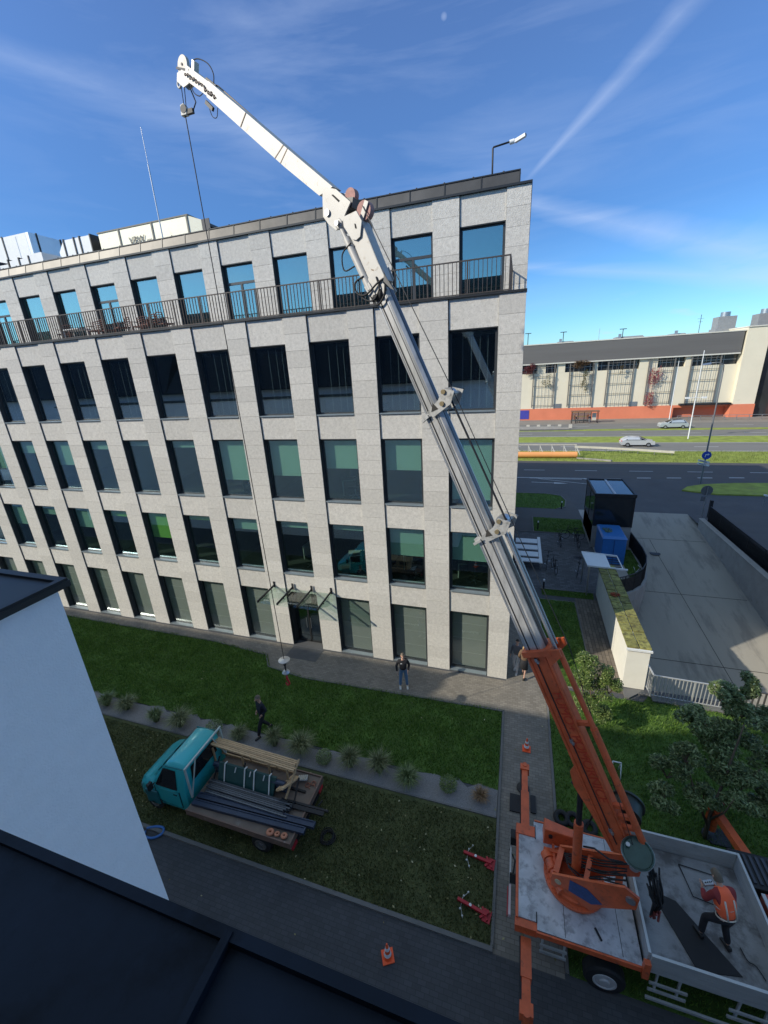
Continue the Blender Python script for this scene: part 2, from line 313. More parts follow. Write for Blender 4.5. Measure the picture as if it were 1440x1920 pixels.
def text(name,body,size,m,parent,origin,xdir,ydir,ext=.004,align='LEFT'):
    c=bpy.data.curves.new(name,'FONT'); c.body=body; c.size=size; c.extrude=ext; c.align_x=align; c.materials.append(m)
    o=bpy.data.objects.new(name,c); COL.objects.link(o); x=Vector(xdir).normalized(); z=x.cross(Vector(ydir)).normalized(); y=z.cross(x)
    mm=Matrix(((x.x,y.x,z.x),(x.y,y.y,z.y),(x.z,y.z,z.z))).to_4x4(); mm.translation=Vector(origin)-ORG.get(parent,Vector((0,0,0)))
    me=None
    dg=bpy.context.evaluated_depsgraph_get(); me=bpy.data.meshes.new_from_object(o.evaluated_get(dg)); bpy.data.objects.remove(o)
    o=bpy.data.objects.new(name,me); COL.objects.link(o); o.parent=parent; o.matrix_local=mm; return o
# ------------------------------------------------------------------ ground
def poly(name,pts,z,m,th=.0):
    b=MB(); n=len(pts); a=sum(pts[i][0]*pts[(i+1)%n][1]-pts[(i+1)%n][0]*pts[i][1] for i in range(n))
    if a<0: pts=pts[::-1]
    if th: b.prism(pts,z-th,z)
    else: b.add([(x,y,z) for x,y in pts],[tuple(range(n))])
    return struct(name,b,m)
def rampz(y): return -.145*max(0,24-y) if y>1 else -3.33
b=MB()
def gq(x0,x1,y0,y1): b.add([(x0,y0,0),(x1,y0,0),(x1,y1,0),(x0,y1,0)],[(0,1,2,3)])
gq(-1500,8.1,-1500,24); gq(8.1,16.7,-1500,.75); gq(16.7,1500,-1500,24); gq(-1500,1500,24,1500)
struct('ground',b,ASPH)
poly('yard_platform',[(8.1,10.0),(8.1,23.9),(10.7,23.9),(10.7,12.6),(10.55,11.2),(10.1,10.1),(9.4,9.2),(8.7,8.6),(8.1,8.3)],0,CONC,2.6)
b=MB(); ys=[24,20,16,12,8,4,1,.5]
for i in range(len(ys)-1):
    y0,y1=ys[i],ys[i+1]; b.add([(8.0,y1,rampz(y1)),(16.9,y1,rampz(y1)),(16.9,y0,rampz(y0)),(8.0,y0,rampz(y0))],[(0,1,2,3)])
struct('ramp',b,CONCR)
b=MB()
for (xa,ya,xb,yb) in [(13.6,1.2,12.87,17),(12.87,17,12.8,19.3)]: 
    n=8
    for i in range(n):
        p=[(xa+(xb-xa)*t,ya+(yb-ya)*t) for t in (i/n,(i+1)/n)]
        b.add([(p[0][0]-.015,p[0][1],rampz(p[0][1])+.006),(p[0][0]+.015,p[0][1],rampz(p[0][1])+.006),(p[1][0]+.015,p[1][1],rampz(p[1][1])+.006),(p[1][0]-.015,p[1][1],rampz(p[1][1])+.006)],[(0,1,2,3)])
for yy in (19.4,12.5,6.5): b.add([(8.2,yy,rampz(yy)+.006),(16.6,yy,rampz(yy)+.006),(16.6,yy+.04,rampz(yy+.04)+.006),(8.2,yy+.04,rampz(yy+.04)+.006)],[(0,1,2,3)])
struct('ramp_joints',b,GAP)
b=MB(); b.box(8.0,16.9,.35,.75,-3.6,-.004); b.box(7.9,8.1,.75,8.3,-3.6,-.004); struct('ramp_side_wall',b,CONC)
# pavements, paths, lawns: sheets lying a few mm above each other
poly('front_pavement',[(-36,-.1),(-36,-.75),(-12.5,-.75),(-9.0,-1.05),(-8.4,-1.8),(-6.4,-2.1),(2.5,-1.8),(2.5,-9.4),(4.1,-9.4),(4.15,-5),(4.1,-1),(4.1,.1),(6.2,.1),(6.2,7.3),(4.1,7.3),(2.5,7.3),(2.5,-.1)],.004,PAVE)
poly('yard_road',[(-40,-9.42),(40,-9.42),(40,-15.3),(-40,-15.3)],.004,PAVED)
LAWN=[(-36,-.75),(-12.5,-.75),(-9.0,-1.05),(-8.4,-1.8),(-6.4,-2.1),(2.4,-1.85),(2.42,-5.3),(-36,-5.3)]
LOW=[(-36,-6.15),(2.42,-6.15),(2.5,-9.3),(-36,-9.45)]
poly('lawn_soil',LAWN,.02,SOIL,.03); poly('lower_lawn_soil',LOW,.02,SOILD,.03)
_r=random.Random(8); _u=[(-36+i*.35,-5.32+_r.uniform(-.14,.14)) for i in range(109)]+[(2.42,-5.3)]
poly('gravel_bed',_u+[(2.42,-6.2),(-36,-6.2)],.03,GRAVEL,.02)
RL=[(4.2,-.1),(7.8,-.05),(8.05,.3),(30,-.2),(30,-9.3),(4.2,-9.3)]
poly('right_lawn_soil',RL,.02,SOIL,.03)
G1=[(4.15,.2),(6.05,.2),(6.0,7.2),(4.15,7.2)]; G2=[(4.3,7.75),(7.1,7.75),(7.15,8.4),(4.3,8.4)]
G3=[(4.1,18),(8.0,17.8),(8.0,21.2),(4.1,21.3)]; G4=[(-3,23.9),(6.2,23.9),(6.95,24.5),(7.2,26.5),(6.9,28),(5.6,28.6),(-3,28.6)]
G5=[(8.3,9.3),(9.3,9.3),(10.0,10.2),(10.45,11.4),(10.55,12.6),(10.55,15.3),(9.6,15.3),(9.6,10.6),(8.3,10.6)]
for i,g in enumerate((G1,G2,G3,G4,G5)): poly('side_lawn_soil',g,.02,SOIL,.03)
poly('bicycle_yard_paving',[(2.6,8.45),(8.1,8.45),(8.1,17.7),(2.6,17.7)],.008,PAVEG)
poly('side_path',[(6.1,.25),(7.15,.25),(7.55,7.7),(6.1,7.7)],.008,PAVEB)
poly('asphalt_path',[(2.6,28.8),(7.6,28.8),(8.2,21.3),(8.2,17.7),(2.6,17.7)],.006,ASPHD)
# kerbs
b=MB()
def kerb(pts,wd=.1,h=.06):
    for p,q in zip(pts[:-1],pts[1:]): b.bar((*p,h/2+.005),(*q,h/2+.005),wd,h)
kerb([(-36,-.8),(-12.5,-.8),(-9.05,-1.1),(-8.45,-1.85),(-6.4,-2.15),(2.45,-1.9)],.06,.05); kerb([(2.46,-1.9),(2.48,-9.3)],.07,.05)
kerb([(-36,-9.42),(2.5,-9.35)],.1,.06); kerb([(-36,-6.2),(2.4,-6.2)],.05,.05); kerb([(4.15,-9.3),(4.15,-.1)],.08,.05); kerb([(6.07,.2),(6.07,7.2)],.06,.05)
kerb([(4.05,17.8),(4.05,21.4)],.08,.05); kerb([(4.2,8.45),(7.2,8.45)],.08,.05); kerb([(2.6,17.75),(8.1,17.75)],.08,.05)
kerb([(-3,28.65),(5.6,28.65),(6.95,28.05),(7.25,26.5),(7.0,24.45),(6.2,23.85)],.1,.06)
b.prism([(7.15,.0),(7.3,.0),(7.7,.35),(8.15,.3),(8.15,.5),(7.6,.6),(7.15,.5)],.0,.09); b.box(8.15,30,.05,.35,0,.09)
struct('kerbs',b,KERBM)
# roads beyond
poly('main_road',[(-200,35.4),(15,35.6),(400,38),(400,44.2),(-200,44.2)],.004,ASPHD)
poly('near_verge',[(-200,44.4),(400,44.4),(400,51.5),(-200,51.5)],.02,VERGE,.12)
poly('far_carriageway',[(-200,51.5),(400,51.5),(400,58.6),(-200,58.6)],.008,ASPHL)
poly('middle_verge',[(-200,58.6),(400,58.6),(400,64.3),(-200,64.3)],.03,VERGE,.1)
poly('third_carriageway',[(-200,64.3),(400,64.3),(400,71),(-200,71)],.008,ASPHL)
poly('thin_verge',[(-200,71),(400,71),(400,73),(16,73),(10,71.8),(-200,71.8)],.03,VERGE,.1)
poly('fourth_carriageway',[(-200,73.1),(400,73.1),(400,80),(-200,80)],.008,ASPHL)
poly('far_pavement',[(-200,80),(400,80),(400,150),(-200,150)],.012,mat('far_paving',(.24,.22,.19),.9,scale=.3))
poly('kerb_island',[(18.4,31.2),(19.3,32.6),(21,33.6),(24,34.4),(30,35),(60,36),(60,31.5),(26,30.2),(21,30.1)],.13,VERGE,.13)
poly('gate_court',[(16.9,.8),(60,.8),(60,23),(22,25.5),(17.6,22.5),(16.9,20)],.01,ASPHD)
b=MB()
def line(x0,y0,x1,y1,wd=.13,z=.014):
    p=Vector((x0,y0,0));q=Vector((x1,y1,0));d=(q-p).normalized();n=Vector((-d.y,d.x,0))*wd/2
    b.add([(p-n)[:2]+(z,),(q-n)[:2]+(z,),(q+n)[:2]+(z,),(p+n)[:2]+(z,)],[(0,1,2,3)])
line(-20,34.6,13.8,35.45,.16,.012)
for x in range(-10,90,6): line(x+1.4,39.0+x*.02,x+3.9,39.05+x*.02,.13)
for x in (15.5,18.5,21.5,24.5): line(x,36.0+(x-15)*.1,x+1.4,36.1+(x-15)*.1,.2)
line(9.9,35.3,12.9,31.9,.14,.012); line(13.6,35.3,12.9,31.9,.18,.012)
for i in range(6):
    t=i/6; xa=10.6+t*2.2; ya=35.0-t*2.5; line(xa,ya,13.45-t*.35,34.9-t*2.2,.14,.012)
line(4.2,33.2,7.0,33.0,.12,.012); b.add([(6.6,32.75,.012),(6.6,33.3,.012),(8.1,33.0,.012)],[(0,2,1)])
line(4,35.0,9.7,34.9,.12,.012); line(5,34.8,12.6,32.0,.1,.012)
for x in range(0,120,9): line(x,55,x+3,55,.14,.016); line(x+2,67.6,x+5,67.6,.14,.016); line(x+4,76.5,x+7,76.5,.14,.016)
line(-100,51.9,300,51.9,.15,.016); line(-100,58.2,300,58.2,.15,.016); line(-100,64.7,300,64.7,.15,.016)
o=struct('road_markings',b,LINEW)
b=MB(); b.lathe([(0,.0),(.36,.0),(.36,.012),(.33,.018),(0,.018)],(12.7,17.3,-.97),20); o=b.build('manhole_cover',BLACKM); tag(o,'round dark manhole cover in the concrete ramp near its top','manhole cover')
b=MB(); b.lathe([(0,.0),(.3,.0),(.3,.012),(0,.018)],(6.9,13.4,.01),20); o=b.build('manhole_cover',BLACKM); tag(o,'round dark drain cover in the bicycle yard paving','manhole cover')
# ------------------------------------------------------------------ grass
def inpoly(x,y,P):
    c=False;n=len(P)
    for i in range(n):
        x1,y1=P[i];x2,y2=P[(i+1)%n]
        if (y1>y)!=(y2>y) and x<(x2-x1)*(y-y1)/(y2-y1)+x1: c=not c
    return c
def grass(name,P,n,h,m,label,bb=None):
    xs=[p[0] for p in P];ys_=[p[1] for p in P]; bb=bb or (min(xs),max(xs),min(ys_),max(ys_)); v=[];f=[]
    rnd=random.Random(len(name)+n); k=0
    from mathutils import noise
    while k<n:
        x=rnd.uniform(bb[0],bb[1]);y=rnd.uniform(bb[2],bb[3])
        if not inpoly(x,y,P): continue
        k+=1; dn=noise.noise((x*1.3,y*1.3,0)); hh=h*(.55+.9*rnd.random())*(1+.5*dn)*(1+.35*noise.noise((x*6,y*6,3))); a=rnd.uniform(0,2*PI); wd=rnd.uniform(.008,.018); l=rnd.uniform(0,.7)*hh; a2=rnd.uniform(0,2*PI)
        dx,dy=math.cos(a)*wd,math.sin(a)*wd; i=len(v)
        v+= [(x-dx,y-dy,.015),(x+dx,y+dy,.015),(x+math.cos(a2)*l,y+math.sin(a2)*l,.02+hh)]; f.append((i,i+1,i+2))
    me=bpy.data.meshes.new(name); me.from_pydata(v,[],f); me.materials.append(m); o=bpy.data.objects.new(name,me); COL.objects.link(o)
    return tag(o,label,'grass',kind='stuff')
grass('lawn_grass',LAWN,110000,.075,GRASSM,'short green mown lawn between the office pavement and the gravel bed',(-24,2.4,-5.3,-.6))
grass('dry_grass',LOW,60000,.06,GRASSD,'patchy dull grass under and around the teal pickup truck',(-15,2.5,-9.45,-6.35))
grass('right_grass',RL,60000,.085,GRASSM,'green grass around the two young trees by the ramp fence',(4.2,14,-9.3,.3))
grass('side_grass',G1,9000,.07,GRASSM,'grass strip beside the end wall of the office block')
grass('yard_grass',G3,6000,.07,GRASSM,'grass rectangle behind the parked bicycles'); grass('corner_grass',G4,7000,.07,GRASSM,'rounded lawn corner far behind the office block',(2.4,7.2,23.9,28.6))
grass('bank_grass',G5,3000,.07,GRASSM,'grass patch inside the curved black fence'); grass('thin_grass',G2,2000,.07,GRASSM,'thin grass strip in front of the bicycle yard')
grass('verge_tufts',[(2.5,44.5),(45,44.5),(45,51.4),(2.5,51.4)],9000,.28,leafmat('verge_blade',(.14,.20,.03),(.25,.27,.07),.6,.3),'sunlit roadside grass between dark road and guard rail')
# ------------------------------------------------------------------ office block
BAY=2.7; WW=1.68; NC=12; XR=2.517; XL=-NC*BAY+WW-.0; YB=24.4
Z=dict(t0=3.128,b1=4.152,t1=6.859,b2=7.937,t2=10.644,b3=11.631,t3=14.391,bal=15.35,t4=18.12,par=19.10); SET=2.72
off=thing('office_building','five storey office block clad in pale stone panels with deep windows','office building',(-10,0,0))
wb=MB(); g=.008; PD=.5
def courses(za,zb,st=.62):
    n=max(1,round((zb-za)/st)); return [za+(zb-za)*i/n for i in range(n+1)]
def pier(x0,x1,y0,za,zb):
    zs=courses(za,zb)
    for i in range(len(zs)-1): wb.box(x0+g/2,x1-g/2,y0,y0+PD,zs[i]+g/2,zs[i+1]-g/2)
lev=[(.0,Z['b1']),(Z['b1'],Z['b2']),(Z['b2'],Z['b3']),(Z['b3'],Z['bal'])]
for c in range(NC+1):
    x0=-c*BAY+WW if c<NC+1 else 0; x1=XR if c==0 else -c*BAY+BAY
    if c==NC+0: pass
    for za,zb in lev: pier(x0,x1,0,za,zb)
    pier(x0,x1,SET,Z['bal']+.02,Z['par'])
for c in range(NC):
    xa=-c*BAY; xb=xa+WW
    for za,zb in ((Z['t0'],Z['b1']),(Z['t1'],Z['b2']),(Z['t2'],Z['b3']),(Z['t3'],Z['bal'])): wb.box(xa+.02,xb-.004,.055,PD,za,zb-g)
    wb.box(xa+.02,xb-.004,SET+.055,SET+PD,Z['t4'],Z['par']-g)
# end wall (right gable)
zs=courses(0,Z['bal'],.62)
for i in range(len(zs)-1):
    y=PD
    while y<YB-.1: wb.box(XR-.32,XR,y+.004,min(y+1.35,YB),zs[i]+.004,zs[i+1]-.004); y+=1.354
zs=courses(Z['bal'],Z['par'],.62)
for i in range(len(zs)-1):
    y=SET+PD
    while y<YB-.1: wb.box(XR-.32,XR,y+.004,min(y+1.35,YB),zs[i]+.004,zs[i+1]-.004); y+=1.354
wb.box(XL,XR-.33,YB-.4,YB,0,Z['par'])
wb.build('wall',STONE,off)
b=MB()
for c in range(NC+1):
    x=-c*BAY+BAY if c else 0
    b.box(-c*BAY-.012,-c*BAY+.018,.03,PD-.02,.02,Z['bal']-.02) if c<NC else None
    b.box(-c*BAY-.012,-c*BAY+.018,SET+.03,SET+PD-.02,Z['bal'],Z['par']-.02) if c<NC else None
    b.box(-c*BAY+WW+.02,(XR if c==0 else -c*BAY+BAY)-.02,.06,PD-.03,.01,Z['bal']-.03)
    b.box(-c*BAY+WW+.02,(XR if c==0 else -c*BAY+BAY)-.02,SET+.06,SET+PD-.03,Z['bal'],Z['par']-.03)
b.box(XR-.30,XR-.02,.55,YB-.3,0.01,Z['bal']-.03); b.box(XR-.30,XR-.02,SET+.55,YB-.3,Z['bal'],Z['par']-.03)
b.build('joint_backing',GAP,off)
# terrace slab with coping
b=MB(); b.box(XL,XR+.02,-.05,.35,Z['bal'],Z['bal']+.07)
b.build('terrace_coping',DMETAL,off)
b=MB(); b.box(XL,XR-.33,.36,SET+1,Z['bal']-.25,Z['bal']+.0); b.build('terrace_floor',mat('terrace_tile',(.26,.25,.24),.8,scale=1),off)
# roof parapet: zinc band set back in a sloped fascia with standing seams
PY=SET+.28
b=MB(); b.box(XL,XR+.02,SET-.07,SET+.55,Z['par'],Z['par']+.07); b.box(XR-.5,XR+.02,SET+.56,YB,Z['par'],Z['par']+.07); b.build('roof_coping',DMETAL,off)
b=MB(); x=XR-.42
while x>XL: x2=max(XL,x-1.35); b.hexa([(x2+.012,PY,Z['par']+.07),(x-.012,PY,Z['par']+.07),(x-.012,PY+.4,Z['par']+.07),(x2+.012,PY+.4,Z['par']+.07),(x2+.012,PY+.12,Z['par']+.56),(x-.012,PY+.12,Z['par']+.56),(x-.012,PY+.4,Z['par']+.56),(x2+.012,PY+.4,Z['par']+.56)]); x-=1.35
par=b.build('parapet',PARAM,off)
b=MB(); x=XR-.42
while x>XL: b.hexa([(x-.02,PY-.02,Z['par']+.07),(x+.02,PY-.02,Z['par']+.07),(x+.02,PY+.2,Z['par']+.07),(x-.02,PY+.2,Z['par']+.07),(x-.02,PY+.1,Z['par']+.56),(x+.02,PY+.1,Z['par']+.56),(x+.02,PY+.3,Z['par']+.56),(x-.02,PY+.3,Z['par']+.56)]); x-=1.35
b.box(XL,XR-.40,PY+.09,PY+.5,Z['par']+.562,Z['par']+.60)
b.build('seam',DMETAL,par)
b=MB(); x=XR-1.0
while x>XL: b.lathe([(.0,0),(.035,0),(.035,.07),(0,.08)],(x,PY+.25,Z['par']+.60),8); x-=1.08
b.build('roof_clip',BLACKM,par)
b=MB(); b.box(XL,XR-.4,PY+.4,YB-.4,Z['par']-.2,Z['par']+.2); b.build('roof',mat('roof_gravel',(.22,.22,.22),.9),off)
# floors / rooms
b=MB()
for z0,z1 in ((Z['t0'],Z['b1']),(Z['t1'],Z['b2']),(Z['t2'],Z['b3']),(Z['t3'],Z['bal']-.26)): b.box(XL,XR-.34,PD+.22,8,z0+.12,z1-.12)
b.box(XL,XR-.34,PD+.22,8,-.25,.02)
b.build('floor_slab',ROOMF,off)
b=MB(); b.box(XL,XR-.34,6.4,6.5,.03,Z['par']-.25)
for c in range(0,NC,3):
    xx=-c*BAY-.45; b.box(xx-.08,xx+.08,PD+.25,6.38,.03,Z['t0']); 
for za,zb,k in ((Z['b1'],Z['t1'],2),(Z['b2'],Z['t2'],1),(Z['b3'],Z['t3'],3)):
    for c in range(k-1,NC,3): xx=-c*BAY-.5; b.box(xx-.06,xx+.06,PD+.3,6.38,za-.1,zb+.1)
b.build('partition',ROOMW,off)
b=MB()
for za,zb in ((Z['b1'],Z['t1']),(Z['b2'],Z['t2']),(Z['b3'],Z['t3'])):
    for c in range(NC):
        if (c*7+int(za))%3: b.box(-c*BAY+.2,-c*BAY+1.5,2.2,2.5,zb-.1,zb+.02)
b.build('ceiling_light',mat('ceiling_panel',(.7,.7,.68),.6),off)
# windows
def rowwin(za,zb,y,glass,div=None,fr=.07):
    
    f=MB(); x0,x1=0,WW; yf=y+.20
    f.box(x0+.002,x0+.03,y+.045,yf+.3,za,zb); f.box(x1-.03,x1-.002,y+.07,yf+.3,za,zb); f.box(x0+.03,x1-.03,y+.07,yf,zb-.03,zb-.003)
    f.box(x0+.03,x0+.03+fr,yf,yf+.07,za,zb); f.box(x1-.03-fr,x1-.03,yf,yf+.07,za,zb); f.box(x0+.03+fr,x1-.03-fr,yf,yf+.07,zb-fr-.02,zb-.003); f.box(x0+.03+fr,x1-.03-fr,yf,yf+.07,za,za+fr)
    if div=='T': f.box(x0+.03+fr,x1-.03-fr,yf-.01,yf+.08,za+(zb-za)*.70,za+(zb-za)*.70+.10); f.box(.5*WW-.05,.5*WW+.05,yf-.01,yf+.08,za+fr,za+(zb-za)*.70); f.box(x0+.1+fr,.5*WW-.05,yf-.012,yf+.06,za+fr,za+fr+.09)
    fo=f.build('window',FRAMEM); 
    p=MB(); p.box(x0+.031+fr,x1-.031-fr,yf+.025,yf+.045,za+fr,zb-fr-.02); po=p.build('pane',glass,fo)
    s=MB(); s.box(x0+.03,x1-.03,y-.01,yf-.002,za-.03,za+.015); s.build('sill',LEADM,fo)
    return fo
rows=[(.06,Z['t0'],0,GLASSG),(Z['b1'],Z['t1'],0,GLASS),(Z['b2'],Z['t2'],0,GLASS),(Z['b3'],Z['t3'],0,GLASSD),(Z['bal']+.02,Z['t4'],SET,GLASSU)]
blinds={(2,0):(.93,BLIND),(2,1):(.48,BLIND),(2,2):(.47,BLIND),(2,3):(.62,BLIND),(2,4):(.72,BLIND),(2,5):(.12,BLIND),(2,6):(.09,BLINDV),(2,7):(.16,BLIND),(2,11):(.4,BLIND),(2,8):(.5,BLIND),(2,9):(.25,BLIND),(2,10):(.6,BLIND),
 (1,0):(.5,BLIND),(1,1):(.5,BLIND),(1,2):(.1,BLIND),(1,3):(.12,BLIND),(1,4):(.22,BLIND),(1,11):(.35,BLIND),(1,5):(.09,BLINDL),(1,6):(.55,BLINDL),(1,7):(.13,BLINDL),(1,8):(.45,BLIND),(1,9):(.2,BLIND),(1,10):(.5,BLIND)}
for r,(za,zb,y,gl) in enumerate(rows):
    base=rowwin(za,zb,y,gl); div=rowwin(za,zb,y,gl,'T') if r==4 else None
    for c in range(NC):
        if r==0 and c==3: continue
        src=div if (r==4 and c%3==1) else base
        o=copy_tree(src,off); o.location=(-c*BAY+10,0,0)
        yb=y+.36
        if r==0:
            m=MB(); m.box(.05,WW-.05,yb,yb+.03,za+.05,zb-.06); q=m.build('screen',BLINDG,o); q.location=(0,0,0)
            if c%4!=3:
                m=MB()
                for k in (1,2,3): zz=za+(zb-za)*k*.25; m.box(.11,WW-.11,yb-.012,yb-.003,zz,zz+.02)
                m.build('screen_rail',mat('screen_rail_grey',(.36,.37,.36),.7),o)
        elif (r,c) in blinds:
            fr,mm=blinds[(r,c)]; m=MB(); h=(zb-za-.15)*fr; m.box(.07,WW-.07,yb,yb+.012,zb-.1-h,zb-.1); m.tube((.07,yb+.006,zb-.1-h),(WW-.07,yb+.006,zb-.1-h),.014); m.build('blind',mm,o)
        elif r==3:
            if c in (0,1,2,3,4,6,7,9,10):
                m=MB(); 
                for xx in ((.45,.75,1.05,1.32) if c<2 else (.62,.98,1.25)): m.box(xx,xx+.022,yb+.02,yb+.03,za+.1,zb-.15)
                m.build('vertical_blind',BLINDV,o)
        if r==3:
            m=MB(); m.box(.07,WW-.07,yb+.5,yb+.55,za-.0,za+.72); m.build('radiator_panel',mat('radiator_grey',(.17,.21,.24),.7),o)
    for q in [base,div]:
        if q:
            for ch in list(q.children): bpy.data.objects.remove(ch)
            bpy.data.objects.remove(q)
# small faded lettering on the ground floor screens
for c in (0,1): text('lettering','SAWANTIS',.15,mat('lettering_grey',(.55,.57,.56),.7),off,(-c*BAY+.5,.348,1.9),(1,0,0),(0,0,1),.001)
# entrance door and glass canopy
d=MB(); x0=-3*BAY; yf=PD-.1
d.box(x0+.01,x0+.09,.1,yf+.08,.03,Z['t0']); d.box(x0+WW-.09,x0+WW-.01,.1,yf+.08,.03,Z['t0']); d.box(x0+.09,x0+WW-.09,yf,yf+.08,Z['t0']-.1,Z['t0']-.005); d.box(x0+WW/2-.04,x0+WW/2+.04,yf,yf+.08,.03,Z['t0']-.1); d.box(x0+.09,x0+WW-.09,yf,yf+.08,.03,.13)
do=d.build('door',DMETAL,off)
m=MB(); m.box(x0+.09,x0+WW/2-.04,yf+.03,yf+.05,.13,Z['t0']-.1); m.box(x0+WW/2+.04,x0+WW-.09,yf+.03,yf+.05,.13,Z['t0']-.1); m.build('pane',GLASSD,do)
m=MB(); m.tube((x0+WW/2-.12,yf-.04,.9),(x0+WW/2-.12,yf-.04,1.5),.015); m.tube((x0+WW/2+.12,yf-.04,.9),(x0+WW/2+.12,yf-.04,1.5),.015); m.build('handle',STEEL,do)
m=MB(); m.box(-8.75,-5.55,-1.5,-.02,3.30,3.318); can=m.build('canopy',GLASSC,off)
for i in range(4):
    xx=-8.7+i*1.03; m=MB(); m.bar((xx,-.0,3.42),(xx,-1.5,3.36),.035,.10); m.lathe([(0,0),(.04,0),(.04,.02),(0,.02)],(xx,-1.42,3.30),8); m.lathe([(0,0),(.04,0),(.04,.02),(0,.02)],(xx,-.9,3.30),8); m.box(xx-.05,xx+.05,-.02,.0,3.3,3.62); m.build('strut',BLACKM,can)
    m=MB(); m.ext([(xx+.02,0,3.36),(xx+.02,-1.4,3.33),(xx+.02,-.02,2.72)],(.012,0,0)); m.build('fin',GLASSC,can)
# railing
b=MB(); yr=.12; z0=Z['bal']+.07; z1=Z['bal']+1.08; xe=1.98
x=xe
while x>XL: b.box(x-.009,x+.009,yr-.018,yr+.018,z0+.06,z1); x-=.142
y=yr+.14
while y<SET-.02: b.box(xe-.018,xe+.018,y-.009,y+.009,z0+.06,z1); y+=.142
rl=b.build('railing',RAILM,off)
b=MB(); b.box(XL,xe+.025,yr-.028,yr+.028,z1,z1+.035); b.box(xe-.025,xe+.025,yr+.03,SET,z1,z1+.035); b.build('handrail',RAILM,rl)
b=MB(); b.box(XL,xe,yr-.02,yr+.02,z0+.03,z0+.06); b.box(xe-.02,xe+.02,yr+.03,SET,z0+.03,z0+.06)
x=xe
while x>XL: b.box(x-.022,x+.022,yr-.026,yr+.026,z0-.02,z1-.001); x-=BAY/2
b.build('rail_post',RAILM,rl)
# pavement grate
b=MB(); b.box(-8.05,-6.35,-.98,-.08,.0,.02)
for i in range(16): xx=-8.0+i*.105; b.box(xx,xx+.02,-.95,-.11,.02,.035)
tag(b.build('door_mat_grate',mat('grate_grey',(.12,.12,.12),.7)),'rectangular metal grate mat on the pavement before the glass entrance door','floor grate')
# terrace furniture: wicker chairs and low tables behind the railing
WICK=mat('wicker_brown',(.13,.045,.035),.7,var=.2)
def wchair():
    t=thing('terrace_chair','x','chair',(0,0,0),0,'brown chairs on the roof terrace')
    m=MB(); m.box(-.25,.25,-.25,.25,.40,.45); m.build('seat',WICK,t)
    m=MB(); m.path([(-.27,.25,.45),(-.29,.27,.85),(0,.33,.9),(.29,.27,.85),(.27,.25,.45)],.025); 
    for k in range(4): m.path([(-.28,.25,.5+k*.09),(0,.31,.53+k*.09),(.28,.25,.5+k*.09)],.018,5)
    m.build('backrest',WICK,t)
    for sx in (-1,1): m=MB(); m.path([(sx*.27,-.25,0),(sx*.28,-.25,.64),(sx*.28,.25,.66)],.02); m.build('armrest',WICK,t)
    for sx in (-1,1):
        for sy in (-1,1): m=MB(); m.tube((sx*.22,sy*.22,0),(sx*.22,sy*.22,.4),.02); m.build('leg',WICK,t)
    return t
spots=[(-17.5,1.3,.3,'leftmost brown terrace chair before the sixth tall window'),(-16.9,1.5,2.6,'brown terrace chair turned to face the leftmost one'),(-15.7,1.2,-.4,'brown terrace chair standing between the two chair pairs'),(-14.9,1.5,.2,'brown terrace chair right of the pier, back to the glass'),(-14.1,1.2,-.2,'brown terrace chair beside the low white table'),(-13.4,1.5,2.9,'rightmost brown chair of the terrace row'),(-19.6,1.3,.5,'brown terrace chair alone left of the white table')]
ch0=None
for (x,y,rz,lb) in spots:
    c=ch0 and copy_tree(ch0) or wchair(); ch0=ch0 or c
    c.location=(x,y,Z['bal']+.02); c.rotation_euler=(0,0,rz); c['label']=lb
t=thing('terrace_table','low white table on the roof terrace behind the railing','table',(-18.6,1.1,Z['bal']+.02))
m=MB(); m.box(-19.2,-18.0,.75,1.45,15.9,15.94); m.build('tabletop',WHITEP,t)
for sx in (-19.1,-18.1):
    for sy in (.85,1.35): m=MB(); m.tube((sx,sy,15.38),(sx,sy,15.9),.02); m.build('leg',WHITEP,t)
# plant troughs by the glass
for i,(xx,lb) in enumerate([(-.1,'low dark rail planter behind the terrace railing, nearest the building corner'),(-5.4,'low dark rail planter on the terrace behind the crane knuckle'),(-8.1,'low dark rail planter under the tall window with no bars, left of the crane'),(-2.8,'low dark trough in front of the barred terrace door near the corner')]):
    t=thing('plant_trough',lb,'planter',(xx,2.3,15.37),0,'low planters on the terrace')
    m=MB(); m.box(xx+.15,xx+1.55,2.2,2.5,15.38,15.62); m.build('trough',DMETAL,t)
    m=MB(); rnd=random.Random(i)
    for k in range(90):
        px,py=xx+rnd.uniform(.2,1.5),rnd.uniform(2.22,2.48); h=rnd.uniform(.06,.22); m.add([(px-.02,py,15.6),(px+.02,py,15.6),(px+rnd.uniform(-.05,.05),py+rnd.uniform(-.05,.05),15.6+h)],[(0,1,2)])
    m.build('plants',LEAF,t)
